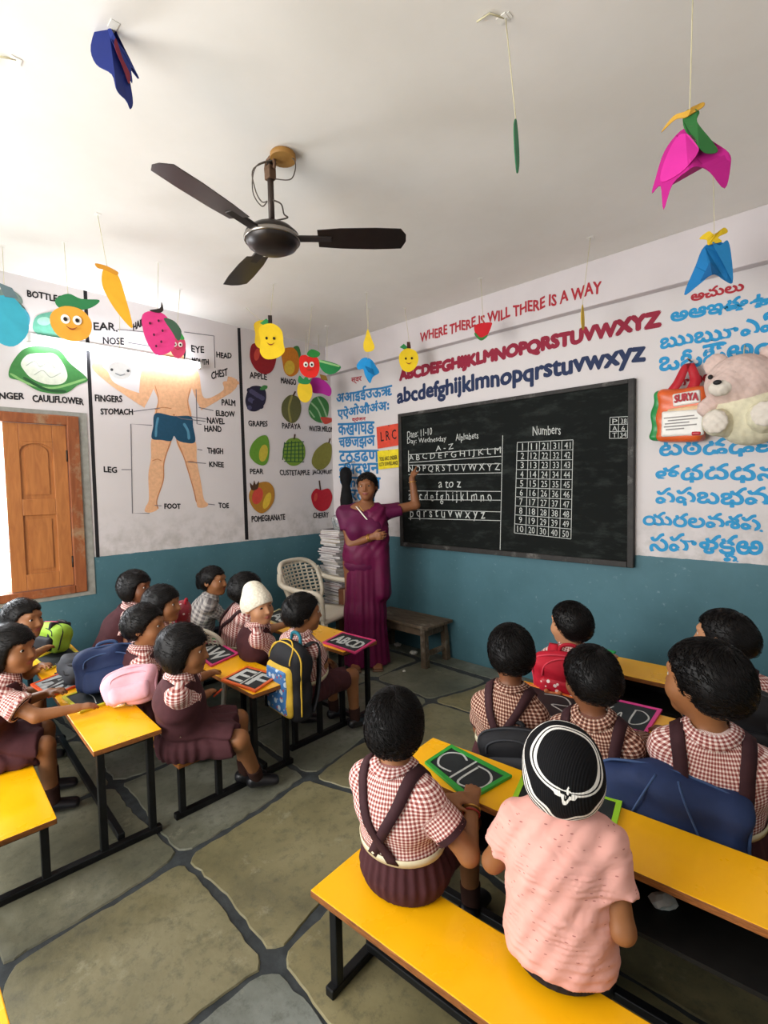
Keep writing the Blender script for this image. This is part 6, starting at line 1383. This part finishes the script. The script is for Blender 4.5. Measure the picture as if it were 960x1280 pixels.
ctr = sum(P4)/4; wid = np.linalg.norm(P4[1]-P4[0]); hgt = np.linalg.norm(P4[3]-P4[0]); Rb = rotm(0, 0, 3)
soft('bag_body', [rbox(A(ctr[0], -.075, ctr[2]), Rb, (wid*.5, .055, hgt*.5), .04)], .008, ORG, o, lambda X, Y, Z, d: d+fz2(X, Y, Z))
soft('side_gusset', [rbox(A(ctr[0]-wid*.5+.005, -.06, ctr[2]+.005), rotm(0, 0, 5), (.035, .05, hgt*.47), .03)], .008, GRN, o, lambda X, Y, Z, d: d+fz2(X, Y, Z))
soft('white_panel', [rbox(A(ctr[0]+.015, -.128, ctr[2]-hgt*.17), rotm(0, 4, 2), (wid*.42, .012, hgt*.24), .01)], .006, WHT, o)
soft('name_panel', [rbox(A(ctr[0]+.035, -.130, ctr[2]+hgt*.28), rotm(0, 4, -3), (wid*.27, .010, hgt*.12), .008)], .006, WHT, o)
soft('pale_stripe', [rbox(A(ctr[0]+.03, -.128, ctr[2]+hgt*.08), rotm(0, 0, -2), (wid*.36, .009, hgt*.05), .008)], .006, mat('pale_orange', 'dcb98c', .4), o)
soft('corner_patch', [rbox(A(ctr[0]+wid*.33, -.132, ctr[2]-hgt*.38), rotm(0, 0, 2), (wid*.09, .009, hgt*.035), .006)], .005, REDP2, o)
b0 = A(ctr[0]+.035-wid*.22, -.1415, ctr[2]+hgt*.215); lettering('printed_name', 'SURYA', b0, b0+A(wid*.45, 0, .0), b0+A(0, -.004, hgt*.13), REDP, o, .0, (0, -1, 0), .003, thick=.003, bow=.15)
for j, (w0, w1) in enumerate(((-.30, .30), (-.22, .36), (-.28, .20), (-.30, .34), (-.26, .10))):
    z_ = ctr[2]-hgt*(.05+.055*j); mb = MB(); mb.box((ctr[0]+w0*wid, -.1435, z_-.004), (ctr[0]+w1*wid, -.139, z_+.003)); mb.build('print_line', mat('print_grey', '8d8a88', .6), o)
tip = A(*W(862, 453, -.04))
for dx in (-.05, .06):
    E = spline([A(ctr[0]+dx-.015, -.09, ctr[2]+hgt*.42), A(ctr[0]+dx*.8+.02, -.085, ctr[2]+hgt*.62), tip+A(dx*.2, -.03, -.02), tip+A(0, .03, .0)], 6, False); n = len(E); wd = np.linspace(.035, .014, n)[:, None]
    ribbon('handle', A(E)-A(1, 0, 0)*wd, A(E)+A(1, 0, 0)*wd, np.tile(A(0, -1, 0), (n, 1)), .004, REDP2, o)
mb = MB(); mb.tube([tip+A(0, .05, .01), tip+A(0, -.04, .015)], .005, 8); tag(mb.build('wall_nail', mat('nail_steel', '77716a', .4, .5, .8)), 'nail in the wall holding the red handled shopping bag', 'nail')

# ================================================================ LOOSE THINGS
WHP = paper('dcd9d0'); GRP = paper('5f9a4a')
rnd = random.Random(21)
def scrap(name, x, y, z, r, m, label, group=None, crumple=True):
    bm = bmesh.new(); bmesh.ops.create_icosphere(bm, subdivisions=2, radius=r)
    for v in bm.verts: v.co *= rnd.uniform(.65, 1.15); v.co.z = v.co.z*.55
    zmin = min(v.co.z for v in bm.verts)
    for v in bm.verts: v.co += Vector((x, y, z-zmin))
    me = bpy.data.meshes.new(name); bm.to_mesh(me); bm.free(); o = link(name, me, m); return tag(o, label, 'litter', group)
for px_ in ((273, 890), (290, 889), (300, 909), (303, 895), (282, 903), (238, 922)):
    c = atz(*px_, 0.007); scrap('paper_scrap', c[0], c[1], .0065, .011, WHP, 'tiny white paper scrap on the floor under the E F desk', 'scraps under the E F desk')
for px_, m_, lb in (((487, 800), GRP, 'green crumpled wrapper under the wooden bench'), ((497, 808), WHP, 'white crumpled paper under the wooden bench'), ((517, 818), WHP, 'clear white wrapper by the front leg of the wooden bench'), ((545, 812), WHP, 'white crumpled paper between the right legs of the wooden bench'), ((505, 840), WHP, 'white scrap on the aisle floor before the wooden bench')):
    c = atz(*px_, 0.007); scrap('crumpled_paper', c[0], c[1], .0065, .035 if px_[1] < 830 else .014, m_, lb)
sx, sy = atz(828, 1133, .353)[:2]; scrap('crumpled_paper', sx, sy, .3525, .035, WHP, 'crumpled white paper on the dark shelf of the nearest right desk')
c = atz(158, 885, .482); o = empty('paper_ribbon', c, 'curled strip of clear ribbon on the yellow desk by the pink bag', 'ribbon')
mb = MB(); P = spline([c+A(-.05, -.04, .004), c+A(-.01, -.05, .02), c+A(.03, -.02, .03), c+A(.01, .01, .02), c+A(-.03, 0, .006), c+A(.0, .03, .004)], 6, False)
E1 = A(P)-A(0, 0, .004); E2 = A(P)+A(0, 0, .010); ribbon('ribbon_strip', E1, E2, np.tile(A(0, -1, 0), (len(P), 1)), .001, CLEAR, o)
c = atz(272, 866, .46); w3 = KID['p3']['arms'][1][2]
o = empty('chalk_piece', w3, 'orange chalk held by the girl with the cream belt', 'chalk'); ax_ = A(.3, .6, .5); mb = MB(); mb.lathe([(.003, -.028), (.005, -.024), (.005, .022), (.004, .026)], (0, 0, 0), 12, ax=Matrix.Translation(Vector((0, 0, 0))).to_3x3() @ Vector((0, 0, 1)).rotation_difference(Vector(ax_)).to_matrix())
mb.v = [tuple(A(v)+w3+A(.0, .055, -.012)) for v in mb.v]; mb.build('chalk_stick', mat('orange_chalk', 'd8502a', .8), o)
# children\'s thread bracelets
k = KID['p12']; a_, e_, w_ = k['arms'][1]; ax_ = unit(w_-e_); b1 = unit(np.cross(ax_, A(.1, .2, 1))); b2 = np.cross(ax_, b1)
for j in range(2): mb = MB(); mb.tube([w_-ax_*(.022+.012*j)+(b1*math.cos(t_)+b2*math.sin(t_))*.0245 for t_ in np.linspace(0, 2*math.pi, 18, endpoint=False)], .003, 6, closed=True); mb.build('wrist_thread', mat('red_thread', '8e2a22', .8) if j else GOLD, k['root'])
